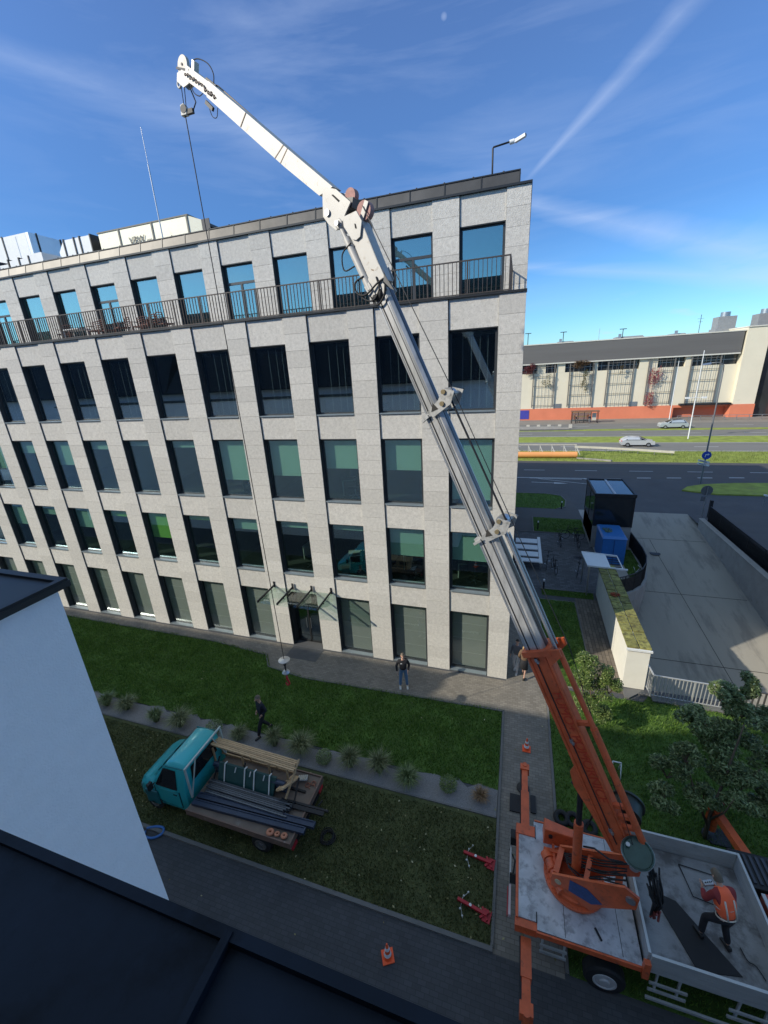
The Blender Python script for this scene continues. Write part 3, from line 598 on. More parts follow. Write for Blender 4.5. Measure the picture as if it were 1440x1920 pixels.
# office desks and chairs behind the glass
DESK=mat('desk_white',(.55,.55,.52),.5)
def desk():
    t=thing('office_desk','x','desk'); m=MB(); m.box(-.7,.7,-.35,.35,.71,.74); m.build('desktop',DESK,t)
    for sx in (-.66,.66): m=MB(); m.box(sx-.02,sx+.02,-.33,.33,0,.71); m.build('side_panel',DESK,t)
    m=MB(); m.box(-.3,.3,.02,.05,.86,1.2); m.box(-.03,.03,.05,.08,.74,.95); m.box(-.12,.12,-.02,.14,.742,.755); m.build('monitor',BLACKM,t); return t
def ochair():
    t=thing('office_chair','x','office chair'); m=MB(); m.box(-.24,.24,-.24,.24,.45,.53); m.build('seat',BLACKR,t,bevel=.03)
    m=MB(); m.box(-.22,.22,.2,.26,.6,1.1); m.build('backrest',BLACKR,t,bevel=.03)
    m=MB(); m.tube((0,0,.08),(0,0,.45),.03)
    for k in range(5): a=k*2*PI/5; m.bar((0,0,.09),(.28*math.cos(a),.28*math.sin(a),.04),.04,.03)
    m.build('base',STEEL,t); return t
D0,C0=desk(),ochair(); n=0
pl={1:'row above ground floor',2:'middle window row',3:'row below the terrace'}
cols=['column nearest the corner','second column from the corner','third column from the corner','column above the entrance','fifth column from the corner','sixth column from the corner']
for r,fz in ((1,Z['b1']-.12),(2,Z['b2']-.12),(3,Z['b3']-.12)):
    for c in (0,1,2,3,4,5):
        if (r+c)%2==0 or r==1 and c<3:
            dd=D0 if n==0 else copy_tree(D0); dd.location=(-c*BAY+.85,1.75+(c%2)*.4,fz); dd.rotation_euler=(0,0,(c%3)*.2); dd['label']='white desk behind glass, %s, %s'%(cols[c],pl[r]); dd['group']='desks inside the office'
            cc=C0 if n==0 else copy_tree(C0); cc.location=(-c*BAY+.95,1.2,fz); cc.rotation_euler=(0,0,2.5+c); cc['label']='black office chair behind glass, %s, %s'%(cols[c],pl[r]); cc['group']='office chairs inside the office'; n+=1
# ------------------------------------------------------------------ roof plant on the office block
def rp(x0,x1,y0,y1,z0,z1,bev=0):
    m=MB(); m.box(x0,x1,y0,y1,z0,z1); return m
t=thing('air_handling_unit','long cream rooftop air handling unit with black lettering and louvred end','ventilation unit',(-19.5,8,19.3))
m=MB(); m.box(-23.3,-16.35,8,10,19.3,22.25); m.build('casing',ROOFU,t,bevel=.03)
m=MB(); 
for xx in (-21.6,-19.0,-16.4): m.box(xx-.05,xx+.05,7.96,8.0,19.3,22.3)
m.box(-23.35,-16.3,7.97,10.05,22.25,22.32); m.build('panel_joint',mat('seal_dark',(.2,.19,.16),.7),t)
m=MB(); m.hexa([(-16.34,8,19.9),(-15.5,8.1,19.9),(-15.5,9.9,19.9),(-16.34,10,19.9),(-16.34,8,22.25),(-15.5,8.1,21.95),(-15.5,9.9,21.95),(-16.34,10,22.25)]); m.build('end_hood',ROOFU,t)
m=MB()
for k in range(7): z=20+k*.28; m.hexa([(-15.49,8.1,z),(-14.95,8.1,z-.12),(-14.95,9.9,z-.12),(-15.49,9.9,z),(-15.49,8.1,z+.14),(-14.95,8.1,z+.02),(-14.95,9.9,z+.02),(-15.49,9.9,z+.14)])
m.box(-15.49,-14.95,8.06,8.1,19.9,21.95); m.box(-15.49,-14.95,9.9,9.94,19.9,21.95); m.build('louvre',LOUV,t)
text('lettering','VBW',.56,BLACKM,t,(-20.9,7.955,21.35),(1,0,0),(0,0,1)); text('lettering','eng',.26,BLACKM,t,(-19.52,7.955,21.35),(1,0,0),(0,0,1))
m=MB(); m.box(-20.95,-19.4,7.97,8,21.15,21.2); m.build('underline',mat('ochre',(.45,.35,.12),.7),t)
t=thing('rooftop_duct_box','white ribbed rooftop duct box directly left of the lettered unit','ventilation unit',(-25,8,19.3))
m=MB(); m.box(-26.3,-24.0,8.0,9.6,19.3,22.3); m.hexa([(-26.9,8,19.3),(-26.32,8,19.3),(-26.32,9.6,19.3),(-26.9,9.6,19.3),(-26.9,8,21.7),(-26.32,8,22.3),(-26.32,9.6,22.3),(-26.9,9.6,21.7)]); m.build('casing',WHITEP,t)
m=MB()
for xx in (-26.31,-25.4,-24.9,-23.98): m.box(xx-.04,xx+.04,7.95,9.65,19.3,22.36)
m.build('flange',BLACKM,t)
m=MB(); m.box(-23.95,-23.35,8.6,9.6,19.3,21.9); m.build('bellows',ROOFS,t)
t=thing('rooftop_duct','row of low white duct boxes along the roof edge at far left','ventilation unit',(-31,6.5,19.3))
m=MB(); 
for k,(xa,xb,zt) in enumerate([(-29.3,-27.6,21.15),(-31.2,-29.45,21.0),(-33.4,-31.3,21.0),(-27.45,-26.3,21.3)]): m.box(xa,xb,6.3,7.6,19.3,zt)
m.build('casing',WHITEP,t)
m=MB()
for xx in (-27.5,-29.4,-31.25,-28.4,-30.4,-32.2): m.box(xx-.045,xx+.045,6.26,7.65,19.3,21.25)
m.build('flange',BLACKM,t)
t=thing('rooftop_chiller','big white and galvanised rooftop unit raised above the duct row at far left','ventilation unit',(-33,9,21.3))
m=MB(); m.box(-36.5,-30.9,9,13,21.6,23.6); m.build('casing',WHITEP,t)
m=MB(); m.hexa([(-30.88,9,21.6),(-30.6,9,21.6),(-30.6,20,21.6),(-30.88,20,21.6),(-30.88,9,23.6),(-30.6,9,23.6),(-30.6,20,23.6),(-30.88,20,23.6)]); m.build('side_panel',ROOFS,t)
m=MB(); 
for k in range(6): m.box(-30.62,-30.56,9.5+k*1.7,9.6+k*1.7,21.6,23.65)
m.box(-33.3,-33.2,8.96,9,21.6,23.65); m.build('rib',BLACKM,t)
m=MB(); m.box(-36.4,-31,9.2,12.8,21.2,21.6)
for xx in (-36,-33.5,-31.2): m.box(xx-.1,xx+.1,9.3,9.5,19.3,21.2); m.box(xx-.1,xx+.1,12.5,12.7,19.3,21.2)
m.build('support_frame',BLACKM,t)
for xx,zt,lb,zb in ((-15.7,25.0,'tall thin lightning rod rising beside the lettered rooftop unit',19.8),(-29.0,22.8,'short lightning rod on the roof behind the low duct row',19.8),(-33.5,24.6,'short lightning rod at the far left of the roof',19.8)):
    m=MB(); yy=5.0 if xx>-20 else 7.9; m.tube((xx,yy,zb-.4),(xx,yy,zt-1.5),.03); m.tube((xx,yy,zt-1.5),(xx,yy,zt),.015); m.lathe([(0,0),(.2,0),(.2,.06),(0,.08)],(xx,yy,19.25),10)
    tag(m.build('lightning_rod',STEEL),lb,'lightning rod',group='lightning rods on the roof')
t=thing('security_camera','white security camera on a bent black pole at the roof corner','security camera',(.96,5.4,19.3))
m=MB(); m.path([(.96,5.4,19.3),(.96,5.4,21.35),(.99,5.4,21.38),(1.72,5.4,21.45)],.035,8); m.build('pole',BLACKM,t)
m=MB(); m.tube((1.6,5.4,21.42),(1.78,5.4,21.44),.08,10); m.build('bracket',WHITEP,t)
m=MB(); m.bar((1.8,5.4,21.42),(2.2,5.25,21.5),.13,.12); m.build('housing',WHITEP,t,bevel=.015)
m=MB(); m.tube((2.2,5.25,21.5),(2.215,5.245,21.503),.045,10); m.build('lens',BLACKM,t)
def curve3(pts,n=6):
    out=[]; P=[Vector(p) for p in pts]; P=[P[0]*2-P[1]]+P+[P[-1]*2-P[-2]]
    for i in range(1,len(P)-2):
        for k in range(n):
            t=k/n; a,b,c,d=P[i-1],P[i],P[i+1],P[i+2]; out.append(.5*((2*b)+(c-a)*t+(2*a-5*b+4*c-d)*t*t+(3*b-a-3*c+d)*t**3))
    return out+[P[-2]]
# ------------------------------------------------------------------ building the photo is taken from
own=thing('attic_building','dark roofed building in the near foreground with a white plastered wing','building',(0,-17,0))
b=MB(); b.box(-60,45,-26,-15.6,0,12.2); b.build('wall',PLASTER,own)
b=MB(); b.box(-60,2.016,-15.7,-15.118,12.20,12.25); rf=b.build('eave_sheet',NAVY,own)
b=MB(); b.box(2.02,45,-15.7,-15.118,12.195,12.243); b.build('eave_sheet',NAVY,own)
b=MB(); b.box(2.008,2.024,-15.7,-15.114,12.24,12.266); b.box(-60,45,-15.128,-15.108,12.14,12.262); b.box(-60,2.0,-15.322,-15.316,12.25,12.256); b.build('seam',NAVY,own)
b=MB(); b.hexa([(-60,-26,12.2),(-28.8,-26,12.2),(-28.8,-15.7,12.2),(-60,-15.7,12.2),(-60,-21,20.15),(-28.8,-21,20.15),(-28.8,-20,20.15),(-60,-20,20.15)])
b.hexa([(-28.79,-26,12.2),(-17.0,-26,12.2),(-17.0,-15.7,12.2),(-28.79,-15.7,12.2),(-27.3,-21,18.6),(-17,-21,18.6),(-17,-20,18.6),(-27.3,-20,18.6)])
b.hexa([(-16.99,-26,12.2),(45,-26,12.2),(45,-15.7,12.2),(-16.99,-15.7,12.2),(-16.0,-21,20.3),(45,-21,20.3),(45,-20,20.3),(-16.0,-20,20.3)])
b.build('roof',NAVY,own)
b=MB()
for i in range(14):
    x=-56+i*7.2
    for z in (1.2,4.6,8.0): b.box(x,x+1.5,-15.62,-15.56,z,z+2.1)
b.build('window',MWIN,own)
# white wing on the left
b=MB(); b.box(-40,-1.51,-16,-13.2,0,11.50); b.build('wing_wall',PLASTER,own)
b=MB(); b.box(-40,-1.43,-16,-13.12,11.502,11.56); b.box(-40,-2.2,-14.6,-13.9,11.56,11.62); rfw=b.build('wing_roof',mat('wing_roof_dark',(.018,.02,.022),.5),own)
b=MB(); b.box(-40,-1.44,-13.2,-13.13,11.56,11.585); b.box(-1.5,-1.44,-15.9,-13.2,11.56,11.585); b.box(-2.45,-2.2,-14.3,-13.62,11.62,11.80); b.build('upstand',BLACKM,rfw)
# ------------------------------------------------------------------ crane truck
T0=Vector((4.25,-8.28,0)); HD=Vector((-.955187,.296003,0)); NN=Vector((-.296003,-.955187,0))
def cw(a,z,o=0): v=T0+HD*a+NN*o; return Vector((v.x,v.y,z))
cr=thing('crane_truck','orange and grey crane truck with raised telescopic boom and dropside bed','crane truck',(4.25,-8.28,0))
DZ=1.4; YN,YF=-9.35,-7.0
b=MB(); b.prism([(3.02,YN+.12),(3.42,YN+.12),(3.42,YN-.02),(5.46,YN-.04),(5.46,YF+.02),(3.4,YF+.0),(3.4,YF-.28),(3.02,YF-.30)],DZ-.05,DZ); b.build('deck',DECK,cr)
b=MB(); b.box(2.96,3.018,YN+.1,YF-.28,DZ-.16,DZ+.012); b.box(3.4,5.5,YN-.08,YN-.045,DZ-.14,DZ+.004); b.box(5.44,5.56,YN-.12,YN-.02,DZ-.25,DZ+.24); b.box(2.95,3.42,YN-.04,YN+.115,DZ-.26,DZ-.03); b.box(2.95,3.42,YF-.42,YF-.16,DZ-.26,DZ+.03); b.box(3.42,5.5,YF+.03,YF+.06,DZ-.14,DZ); b.build('deck_edge',ORANGE,cr)
b=MB(); b.box(3.99,4.0,YN+.0,YF-1.5,DZ+.0005,DZ+.003); b.box(5.1,5.11,YN,YF,DZ+.0005,DZ+.003); b.box(3.40,3.42,YN+.1,YN+.3,DZ+.001,DZ+.02); b.box(3.42,3.44,YF-.45,YF-.1,DZ+.001,DZ+.02); b.bar((4.62,-9.0,DZ+.015),(4.72,-9.2,DZ+.015),.04,.03); b.build('deck_joint',BLACKM,cr)
# dropside bed
BX0,BX1=5.56,7.98
b=MB(); b.box(BX0,BX1+.02,YN+.03,YF+.15,DZ-.12,DZ-.06); bed=b.build('bed_floor',BEDF,cr)
def side(x0,y0,x1,y1,zt=DZ+.42):
    m=MB(); p=Vector((x0,y0,0));q=Vector((x1,y1,0)); 
    for k in range(3): za=DZ-.1+k*.172; m.bar((x0,y0,za+.083),(x1,y1,za+.083),.035,.166)
    m.bar((x0,y0,zt+.005),(x1,y1,zt+.005),.05,.03); return m
side(BX0,YN-.03,BX1+1.6,YN-.03).build('side_board',ALU,cr)
side(BX0+.05,YF+.18,BX1-.03,YF+.18).build('side_board',ALU,cr)
side(BX0-.03,YN+.0,BX0-.03,YF+.1).build('front_board',ALU,cr)
side(BX1,YF+.2,BX1,YN+.0).build('tailboard',ALU,cr)
b=MB(); b.hexa([(x,y,z) for z in (DZ-.058,DZ-.035) for x,y in ((5.95,-7.85),(6.45,-7.95),(7.3,-9.0),(6.5,-9.15))]); b.build('rubber_mat',BLACKR,cr)
b=MB(); b.path(curve3([(7.45,-8.5,DZ-.03),(7.5,-8.7,DZ-.03),(7.62,-8.75,DZ-.03),(7.7,-8.95,DZ-.03)]),.010,5); b.path([(6.75,-7.1,DZ-.03),(6.85,-7.75,DZ-.03),(7.55,-7.85,DZ-.03),(7.5,-7.15,DZ-.03),(6.75,-7.1,DZ-.03)],.012,5); b.build('strap',BLACKR,cr)
# chassis, wheels, side guards
b=MB(); b.box(3.5,11,-8.55,-8.4,.75,1.0); b.box(3.5,11,-7.9,-7.75,.75,1.0)
for x in (3.6,4.4,5.4,6.5,7.6): b.box(x,x+.12,-9.2,-7.1,1.0,DZ-.13)
b.build('chassis',BLACKM,cr)
def wheel(x,y,s,r=.42,parent=cr,rim=None,wd=.26):
    m=MB(); m.lathe([(r*.55,0),(r*.9,0),(r,.04),(r,wd-.04),(r*.9,wd),(r*.55,wd)],(x,y,r),24,(0,s,0)); ty=m.build('wheel',BLACKR,parent)
    m=MB(); m.lathe([(0,wd+.03),(r*.2,wd+.03),(r*.26,wd+.004),(r*.46,wd+.004),(r*.5,wd+.02),(r*.57,wd+.015),(r*.57,wd-.2)],(x,y,r),20,(0,s,0)); m.build('rim',rim or mat('rim_grey',(.5,.5,.5),.5,.1),ty)
for x in (4.85,9.6): wheel(x,YN+.22,-1); wheel(x,YF-.22,1)
b=MB()
for (xa,xb) in ((3.5,4.05),(5.62,6.3),(7.0,9)):
    for z in (.72,.95): b.bar((xa,YN-.04,z),(xb,YN-.04,z),.03,.07)
for x in (3.55,4.0,5.75,6.15,7.15,7.6): b.bar((x,YN-.0,.68),(x,YN-.0,DZ-.13),.04,.04)
b.bar((5.6,YN-.08,.5),(9,YN-.08,.5),.04,.07)
b.build('side_guard',ALU,cr)
b=MB(); b.bar((2.84,-7.15,.85),(2.84,-8.35,.85),.04,.1); b.build('tail_bar',STEEL,cr)
b=MB(); b.bar((2.84,-8.36,.85),(2.84,-9.0,.85),.05,.1); b.build('tail_light',mat('light_white',(.7,.55,.55),.4),cr)
b=MB(); b.bar((2.79,-8.4,.82),(2.79,-9.0,.82),.02,.08); b.build('reflector',REDP,cr)
b=MB(); b.bar((2.9,-7.1,.9),(2.9,-7.4,1.0),.15,.2); b.bar((2.9,-8.2,.9),(2.9,-8.3,1.0),.15,.18); b.path([(2.9,-7.3,.95),(2.82,-7.5,.8),(2.95,-7.8,.9),(2.9,-8.2,.95)],.02); b.build('tail_bracket',BLACKR,cr)
# outriggers
def outr(x,y0,y1,s,z=.95):
    m=MB(); m.bar((x,y0,z),(x,y0+(y1-y0)*.55,z),.22,.22); m.bar((x,y0+(y1-y0)*.5,z),(x,y1,z),.17,.18); m.bar((x,y1-.18*s,z),(x,y1+.02*s,z),.26,.26); lg=m.build('outrigger',ORANGE,cr)
    m=MB(); m.tube((x,y1-.02*s,z+.15),(x,y1-.02*s,.25),.075,12); m.tube((x,y1-.02*s,.3),(x,y1-.02*s,.08),.045,10); m.build('jack',ORANGE,lg)
    m=MB(); m.lathe([(0,0),(.2,0),(.2,.03),(.08,.07),(0,.07)],(x,y1-.02*s,.03),16); m.build('foot',BLACKM,lg)
    m=MB(); m.tube((x-.12,y0,z+.08),(x-.12,y1-.2*s,z+.08),.018,6); m.build('hose',BLACKR,lg)
outr(3.2,-7.0,-5.0,1); outr(3.2,-9.4,-10.62,-1)
m=MB(); m.bar((8.55,-6.3,1.05),(8.25,-4.95,1.0),.2,.2); m.tube((8.3,-5.1,1.3),(8.3,-5.1,.3),.1,12); m.ball((8.3,-5.08,1.32),.13,.13,.08); m.bar((8.15,-5.1,.95),(8.15,-5.1,.55),.1,.1); lg=m.build('outrigger',ORANGE,cr)
m=MB(); m.lathe([(0,0),(.2,0),(.2,.03),(.05,.07),(0,.07)],(8.3,-5.1,.03),16); m.build('foot',BLACKM,lg)
m=MB(); m.box(8.05,9.4,-7.1,-6.25,.8,1.25); tb=m.build('toolbox',BLACKM,cr,bevel=.04)
m=MB()
for k in range(9): m.box(8.2+k*.13,8.26+k*.13,-7.0,-6.35,1.255,1.28)
m.build('rib',mat('rib_grey',(.05,.055,.07),.5),tb)
m=MB(); m.box(8.15,8.9,-9.3,-7.5,.8,1.75); hb=m.build('cab_rear',mat('cab_red',(.35,.045,.02),.5,coat=.3),cr,bevel=.05)
m=MB(); m.box(8.13,8.2,-9.25,-7.55,1.757,1.785); m.box(8.4,8.46,-9.25,-7.55,1.757,1.785); m.build('trim',ALU,hb)
# turntable and crane base
b=MB(); b.lathe([(0,DZ),(.66,DZ),(.68,DZ+.03),(.68,DZ+.09),(.60,DZ+.10),(.60,DZ+.2),(.50,DZ+.22),(0,DZ+.22)],(4.28,-8.15,0),36)
for k in range(40): a=2*PI*k/40; b.tube((4.28+.64*math.cos(a),-8.15+.64*math.sin(a),DZ+.09),(4.28+.64*math.cos(a),-8.15+.64*math.sin(a),DZ+.115),.016,6)
tt=b.build('turntable',ORANGE,cr)
b=MB(); b.tube((3.72,-8.0,DZ+.22),(3.95,-8.55,DZ+.22),.11,12); b.tube((3.66,-7.85,DZ+.2),(3.72,-8.0,DZ+.22),.14,12); b.tube((3.93,-8.5,DZ+.22),(3.99,-8.63,DZ+.22),.13,12); b.torus((3.80,-8.2,DZ+.22),(.38,-.9,0),.12,.03,14,6); b.torus((3.86,-8.35,DZ+.22),(.38,-.9,0),.12,.03,14,6); b.build('slew_motor',ORANGE,tt)
# side cheeks of the slewing frame
for o_ in (.36,-.34):
    m=MB(); pts=[cw(.42,DZ+.24,o_),cw(-.42,DZ+.18,o_),cw(-.62,DZ+.5,o_),cw(-1.2,DZ+1.05,o_),cw(-1.22,DZ+1.4,o_),cw(-.95,DZ+1.5,o_),cw(-.35,DZ+1.1,o_),cw(.42,DZ+.62,o_)]
    fr=m.ext(pts,NN*.05).build('slewing_frame',ORANGE,cr)
    m=MB(); m.tube(cw(-1.08,DZ+1.25,o_-.03),cw(-1.08,DZ+1.25,o_+.09),.09,14); m.build('pin',STEEL,fr)
m=MB(); m.ext([cw(.05,DZ+.42,.415),cw(-.42,DZ+.42,.415),cw(-.62,DZ+.62,.415),cw(-.3,DZ+.82,.415),cw(.05,DZ+.78,.415)],NN*.006); m.build('blue_plate',mat('plate_blue',(.03,.07,.20),.5,var=.3,scale=20),cr)
m=MB(); m.lathe([(0,0),(.07,0),(.07,.02),(0,.03)],cw(.28,DZ+.5,.412),12,tuple(NN)); m.build('inspection_cover',mat('cover_cream',(.5,.4,.25),.6),cr)
m=MB(); m.ext([cw(.42,DZ+.25,-.3),cw(.42,DZ+.62,-.3),cw(.30,DZ+.62,-.3),cw(.30,DZ+.25,-.3)],NN*.62); m.ext([cw(-.2,DZ+.3,-.3),cw(-.2,DZ+.9,-.3),cw(-.3,DZ+.9,-.3),cw(-.3,DZ+.3,-.3)],NN*.62); m.bar(cw(-.85,DZ+.95,-.3),cw(-.85,DZ+.95,.32),.14,.14); m.build('cross_member',ORANGE,cr)
# hydraulic tank (orange box upper left)
m=MB(); m.hexa([(3.60,-7.62,1.58),(4.28,-7.62,1.62),(4.28,-7.30,1.62),(3.60,-7.24,1.58),(3.60,-7.66,2.16),(4.28,-7.62,2.06),(4.28,-7.42,2.06),(3.60,-7.36,2.16)]); ot=m.build('oil_tank',ORANGE,cr,bevel=.02)
m=MB(); m.tube((3.75,-7.68,1.95),(3.75,-7.63,1.95),.05,12); m.build('cap',BLACKM,ot)
m=MB(); m.box(3.80,3.86,-8.1,-7.64,1.62,1.70); m.box(3.60,4.3,-7.86,-7.78,1.62,1.72); m.build('bracket',ORANGE,ot)
# lift cylinder
m=MB(); m.tube(cw(-.02,2.0,.05),cw(.06,3.55,.05),.10,16); lc=m.build('lift_cylinder',ORANGE,cr)
m=MB(); m.tube(cw(.06,3.55,.05),cw(.13,4.85,.05),.06,14); m.build('piston',BLACKM,lc)
m=MB(); m.path([cw(-.1,3.6,.1),cw(-.2,4.2,.12),cw(.3,4.7,.1)],.02); m.build('hose',BLACKR,lc)
# boom: straight telescopic sections
BD=Vector((.4360,.900)); # along (a,z)
def bc(s,lat=0,nrm=0):
    a=-.985+BD.x*s+BD.y*nrm*-1; z=3.17+BD.y*s+BD.x*nrm; return cw(a,z,lat)
# nrm>0 = towards the back (upper) face
def bsec(s0,s1,h,wd,ch=.06,sh=0):
    m=MB(); prof=[(-wd/2,-h/2),(wd/2,-h/2),(wd/2,h/2-ch),(wd/2-ch,h/2),(-wd/2+ch,h/2),(-wd/2,h/2-ch)]
    m.ext([bc(s0,l,n+sh) for l,n in prof],bc(s1)-bc(s0)); return m
o1=bsec(.35,4.98,.40,.34); bo=o1.build('base_boom',ORANGE,cr)
m=MB(); m.ext([bc(.9,l,-.21) for l in (-.17,.17)]+[bc(.9,l,-.23) for l in (.17,-.17)],bc(1)-bc(.9)); 
for l in (.19,-.21): m.ext([bc(.5,l,-.22),bc(1.3,l,-.30),bc(1.95,l,-.42),bc(2.3,l,-.36),bc(2.45,l,-.22)],NN*.02)
m.build('belly_plate',ORANGE,bo)
m=MB(); m.bar(bc(.4,.18,.19),bc(4.95,.18,.19),.03,.04); m.bar(bc(.4,.19,-.2),bc(4.95,.19,-.2),.02,.05); m.build('flange',ORANGE,bo)
m=MB(); m.bar(bc(.6,.19,-.05),bc(4.95,.19,-.06),.012,.02); m.build('cable',BLACKM,bo)
m=MB(); 
for s in (.9,3.0,4.85): m.bar(bc(s,.185,-.05),bc(s+.07,.185,-.05),.06,.06); m.tube(bc(s,.2,-.02),bc(s,.24,-.02),.03,8)
m.build('cable_clip',STEEL,bo)
m=MB(); hh_=.3
m.ext([bc(4.98,l,n) for l,n in ((-.25,-.27),(.25,-.27),(.25,.32),(-.25,.32))],bc(5.10)-bc(4.98)); m.ext([bc(4.75,.2,.2),bc(5.1,.2,.2),bc(5.1,.2,.5),bc(4.95,.2,.5)],NN*.04);m.ext([bc(4.75,-.24,.2),bc(5.1,-.24,.2),bc(5.1,-.24,.5),bc(4.95,-.24,.5)],NN*.04); m.build('collar',ORANGE,bo)
xd=bc(1)-bc(4); nd=bc(0,0,1)-bc(0,0,0)
text('lettering','FUMO+ POMORNICE',.27,ORANGE2,bo,bc(4.15,.184,-.02),xd,nd,.002)
# extension tube running parallel on the upper side
m=MB(); m.tube(bc(.6,.12,.47),bc(3.3,.12,.47),.07,12); m.tube(bc(3.3,.12,.47),bc(5.05,.12,.45),.055,12); ex=m.build('extension_cylinder',ORANGE,cr)
m=MB(); 
for s in (.75,1.0,1.25,1.5,3.4): m.bar(bc(s,.1,.19),bc(s,.1,.42),.08,.08)
m.build('bracket',ORANGE,ex)
m=MB(); m.tube(bc(5.05,.12,.40),bc(7.75,.12,.40),.035,10); m.tube(bc(5.05,.0,.33),bc(7.5,.0,.33),.025,8); m.tube(bc(5.05,-.1,.36),bc(7.5,-.1,.36),.025,8); m.build('extension_rod',STEEL,ex)
for (s0,s1,h,wd) in ((5.08,7.6,.40,.32),(7.6,10.25,.35,.29),(10.25,12.75,.30,.26)):
    bs=bsec(s0,s1,h,wd,.05).build('boom_section',CHROME,cr)
    m=MB(); m.bar(bc(s0,wd/2+.006,-h*.28),bc(s1,wd/2+.006,-h*.28),.01,.022); m.build('cable',BLACKM,bs)
    m=MB(); m.bar(bc(s0,wd/2+.004,h*.14),bc(s1,wd/2+.004,h*.14),.008,.028); m.build('groove_strip',mat('strip_dark',(.10,.10,.105),.4,.5),bs)
    m=MB(); m.bar(bc(s0,wd/2+.006,h*.22),bc(s1,wd/2+.006,h*.22),.012,.03); m.bar(bc(s0,wd/2+.006,-h*.46),bc(s1,wd/2+.006,-h*.46),.012,.03); m.build('slide_rail',STEEL,bs)
    m=MB(); m.bar(bc(s0,0,h/2+.005),bc(s1,0,h/2+.005),wd*.4,.01); m.build('top_strip',mat('strip_dark',(.10,.10,.105),.4,.5),bs)
def bcollar(s,h,wd):
    m=MB(); m.ext([bc(s,l,n) for l,n in ((-wd/2-.04,-h/2-.05),(wd/2+.04,-h/2-.05),(wd/2+.04,h/2+.03),(-wd/2-.04,h/2+.03))],bc(s+.07)-bc(s))
    m.ext([bc(s-.05,wd/2+.045,0),bc(s+.1,wd/2+.045,-.05),bc(s+.2,wd/2+.045,.25),bc(s+.35,wd/2+.045,.42),bc(s+.2,wd/2+.045,.62),bc(s+.02,wd/2+.045,.45)],NN*.02)
    m.ext([bc(s-.05,-wd/2-.045,0),bc(s+.1,-wd/2-.045,-.05),bc(s+.2,-wd/2-.045,.25),bc(s+.35,-wd/2-.045,.42),bc(s+.2,-wd/2-.045,.62),bc(s+.02,-wd/2-.045,.45)],NN*-.02)
    m.bar(bc(s-.02,wd/2+.05,-h/2-.08),bc(s+.02,wd/2+.05,-h/2+.1),.06,.05)
    m.tube(bc(s+.2,-wd/2-.07,.5),bc(s+.2,wd/2+.07,.5),.04,10); return m
for s,h,wd in ((7.55,.40,.32),(10.2,.35,.29)):
    cl_=bcollar(s,h,wd).build('guide_collar',mat('collar_grey',(.42,.42,.41),.5,.4,var=.25,scale=8,dirt=((.15,.15,.14),9,.55,.6)),cr)
    m=MB(); m.tube(bc(s+.22,-.08,.4),bc(s+.22,.08,.4),.13,18); m.build('sheave',STEEL,cl_)
    for q_,w_ in ((.28,.42),(.1,.3)): m=MB(); m.tube(bc(s+q_,wd/2+.06,w_),bc(s+q_,wd/2+.10,w_),.045,12); m.build('pin',mat('pin_brass',(.30,.24,.14),.4,.6),cl_)
    m=MB(); m.ext([bc(s+.06,wd/2+.067,.02),bc(s+.2,wd/2+.067,.12),bc(s+.05,wd/2+.067,.18)],NN*.004); m.build('recess',GAP,cl_)
m=MB(); m.tube(bc(7.75,.1,.5),bc(10.5,.1,.44),.02,6); m.tube(bc(5.0,-.05,.60),bc(7.7,.1,.60),.009,5); m.tube(bc(7.7,.1,.60),bc(10.2,.1,.56),.009,5); m.tube(bc(10.2,.1,.56),bc(14.2,.12,.36),.009,5); m.tube(bc(.4,.3,.3),bc(5.0,-.05,.60),.008,5); m.build('hoist_rope',BLACKM,cr)
# white top section
def pl(pts,lat,th,mb=None):
    m=mb or MB(); m.ext([cw(a,z,lat) for a,z in pts],NN*th); return m
def pbox(L0,L1,U1,U0,wd):   # solid between the two side outlines
    m=MB(); m.hexa([cw(*L0,wd),cw(*L0,-wd),cw(*L1,-wd),cw(*L1,wd),cw(*U0,wd),cw(*U0,-wd),cw(*U1,-wd),cw(*U1,wd)]); return m
tb=pbox((5.22,15.72),(4.80,14.79),(4.44,14.83),(4.92,15.90),.14).build('boom_head',BOOMW,cr,bevel=.02)
for l in (.145,-.165): pl([(4.82,14.91),(4.55,15.1),(4.44,14.88),(4.5,14.8),(4.38,14.66),(4.61,14.52),(4.85,14.75)],l,.02).build('clamp_plate',BOOMW,tb)
for l in (.15,-.18): pl([(5.32,16.01),(4.99,16.04),(4.88,15.86),(4.94,15.62),(5.04,15.58),(5.14,15.62),(5.31,15.85)],l,.03).build('knuckle_plate',BOOMW,tb)
pl([(5.05,15.85),(5.02,15.84),(5.0,15.76),(5.04,15.77)],.181,.004).build('recess',GAP,tb)
m=MB(); m.bar(cw(5.0,15.2,.145),cw(4.72,14.6,.145),.01,.03); m.bar(cw(4.75,15.05,.146),cw(4.5,14.95,.146),.008,.02); m.build('weld_line',mat('weld_brown',(.35,.27,.2),.7),tb)
m=MB(); m.tube(cw(4.90,16.05,-.05),cw(4.90,16.05,.07),.16,24); sh=m.build('sheave',PINKD,tb)
m=MB(); m.bar(cw(4.98,15.86,.09),cw(4.80,16.17,.09),.02,.09); m.build('strap',BOOMW,sh)
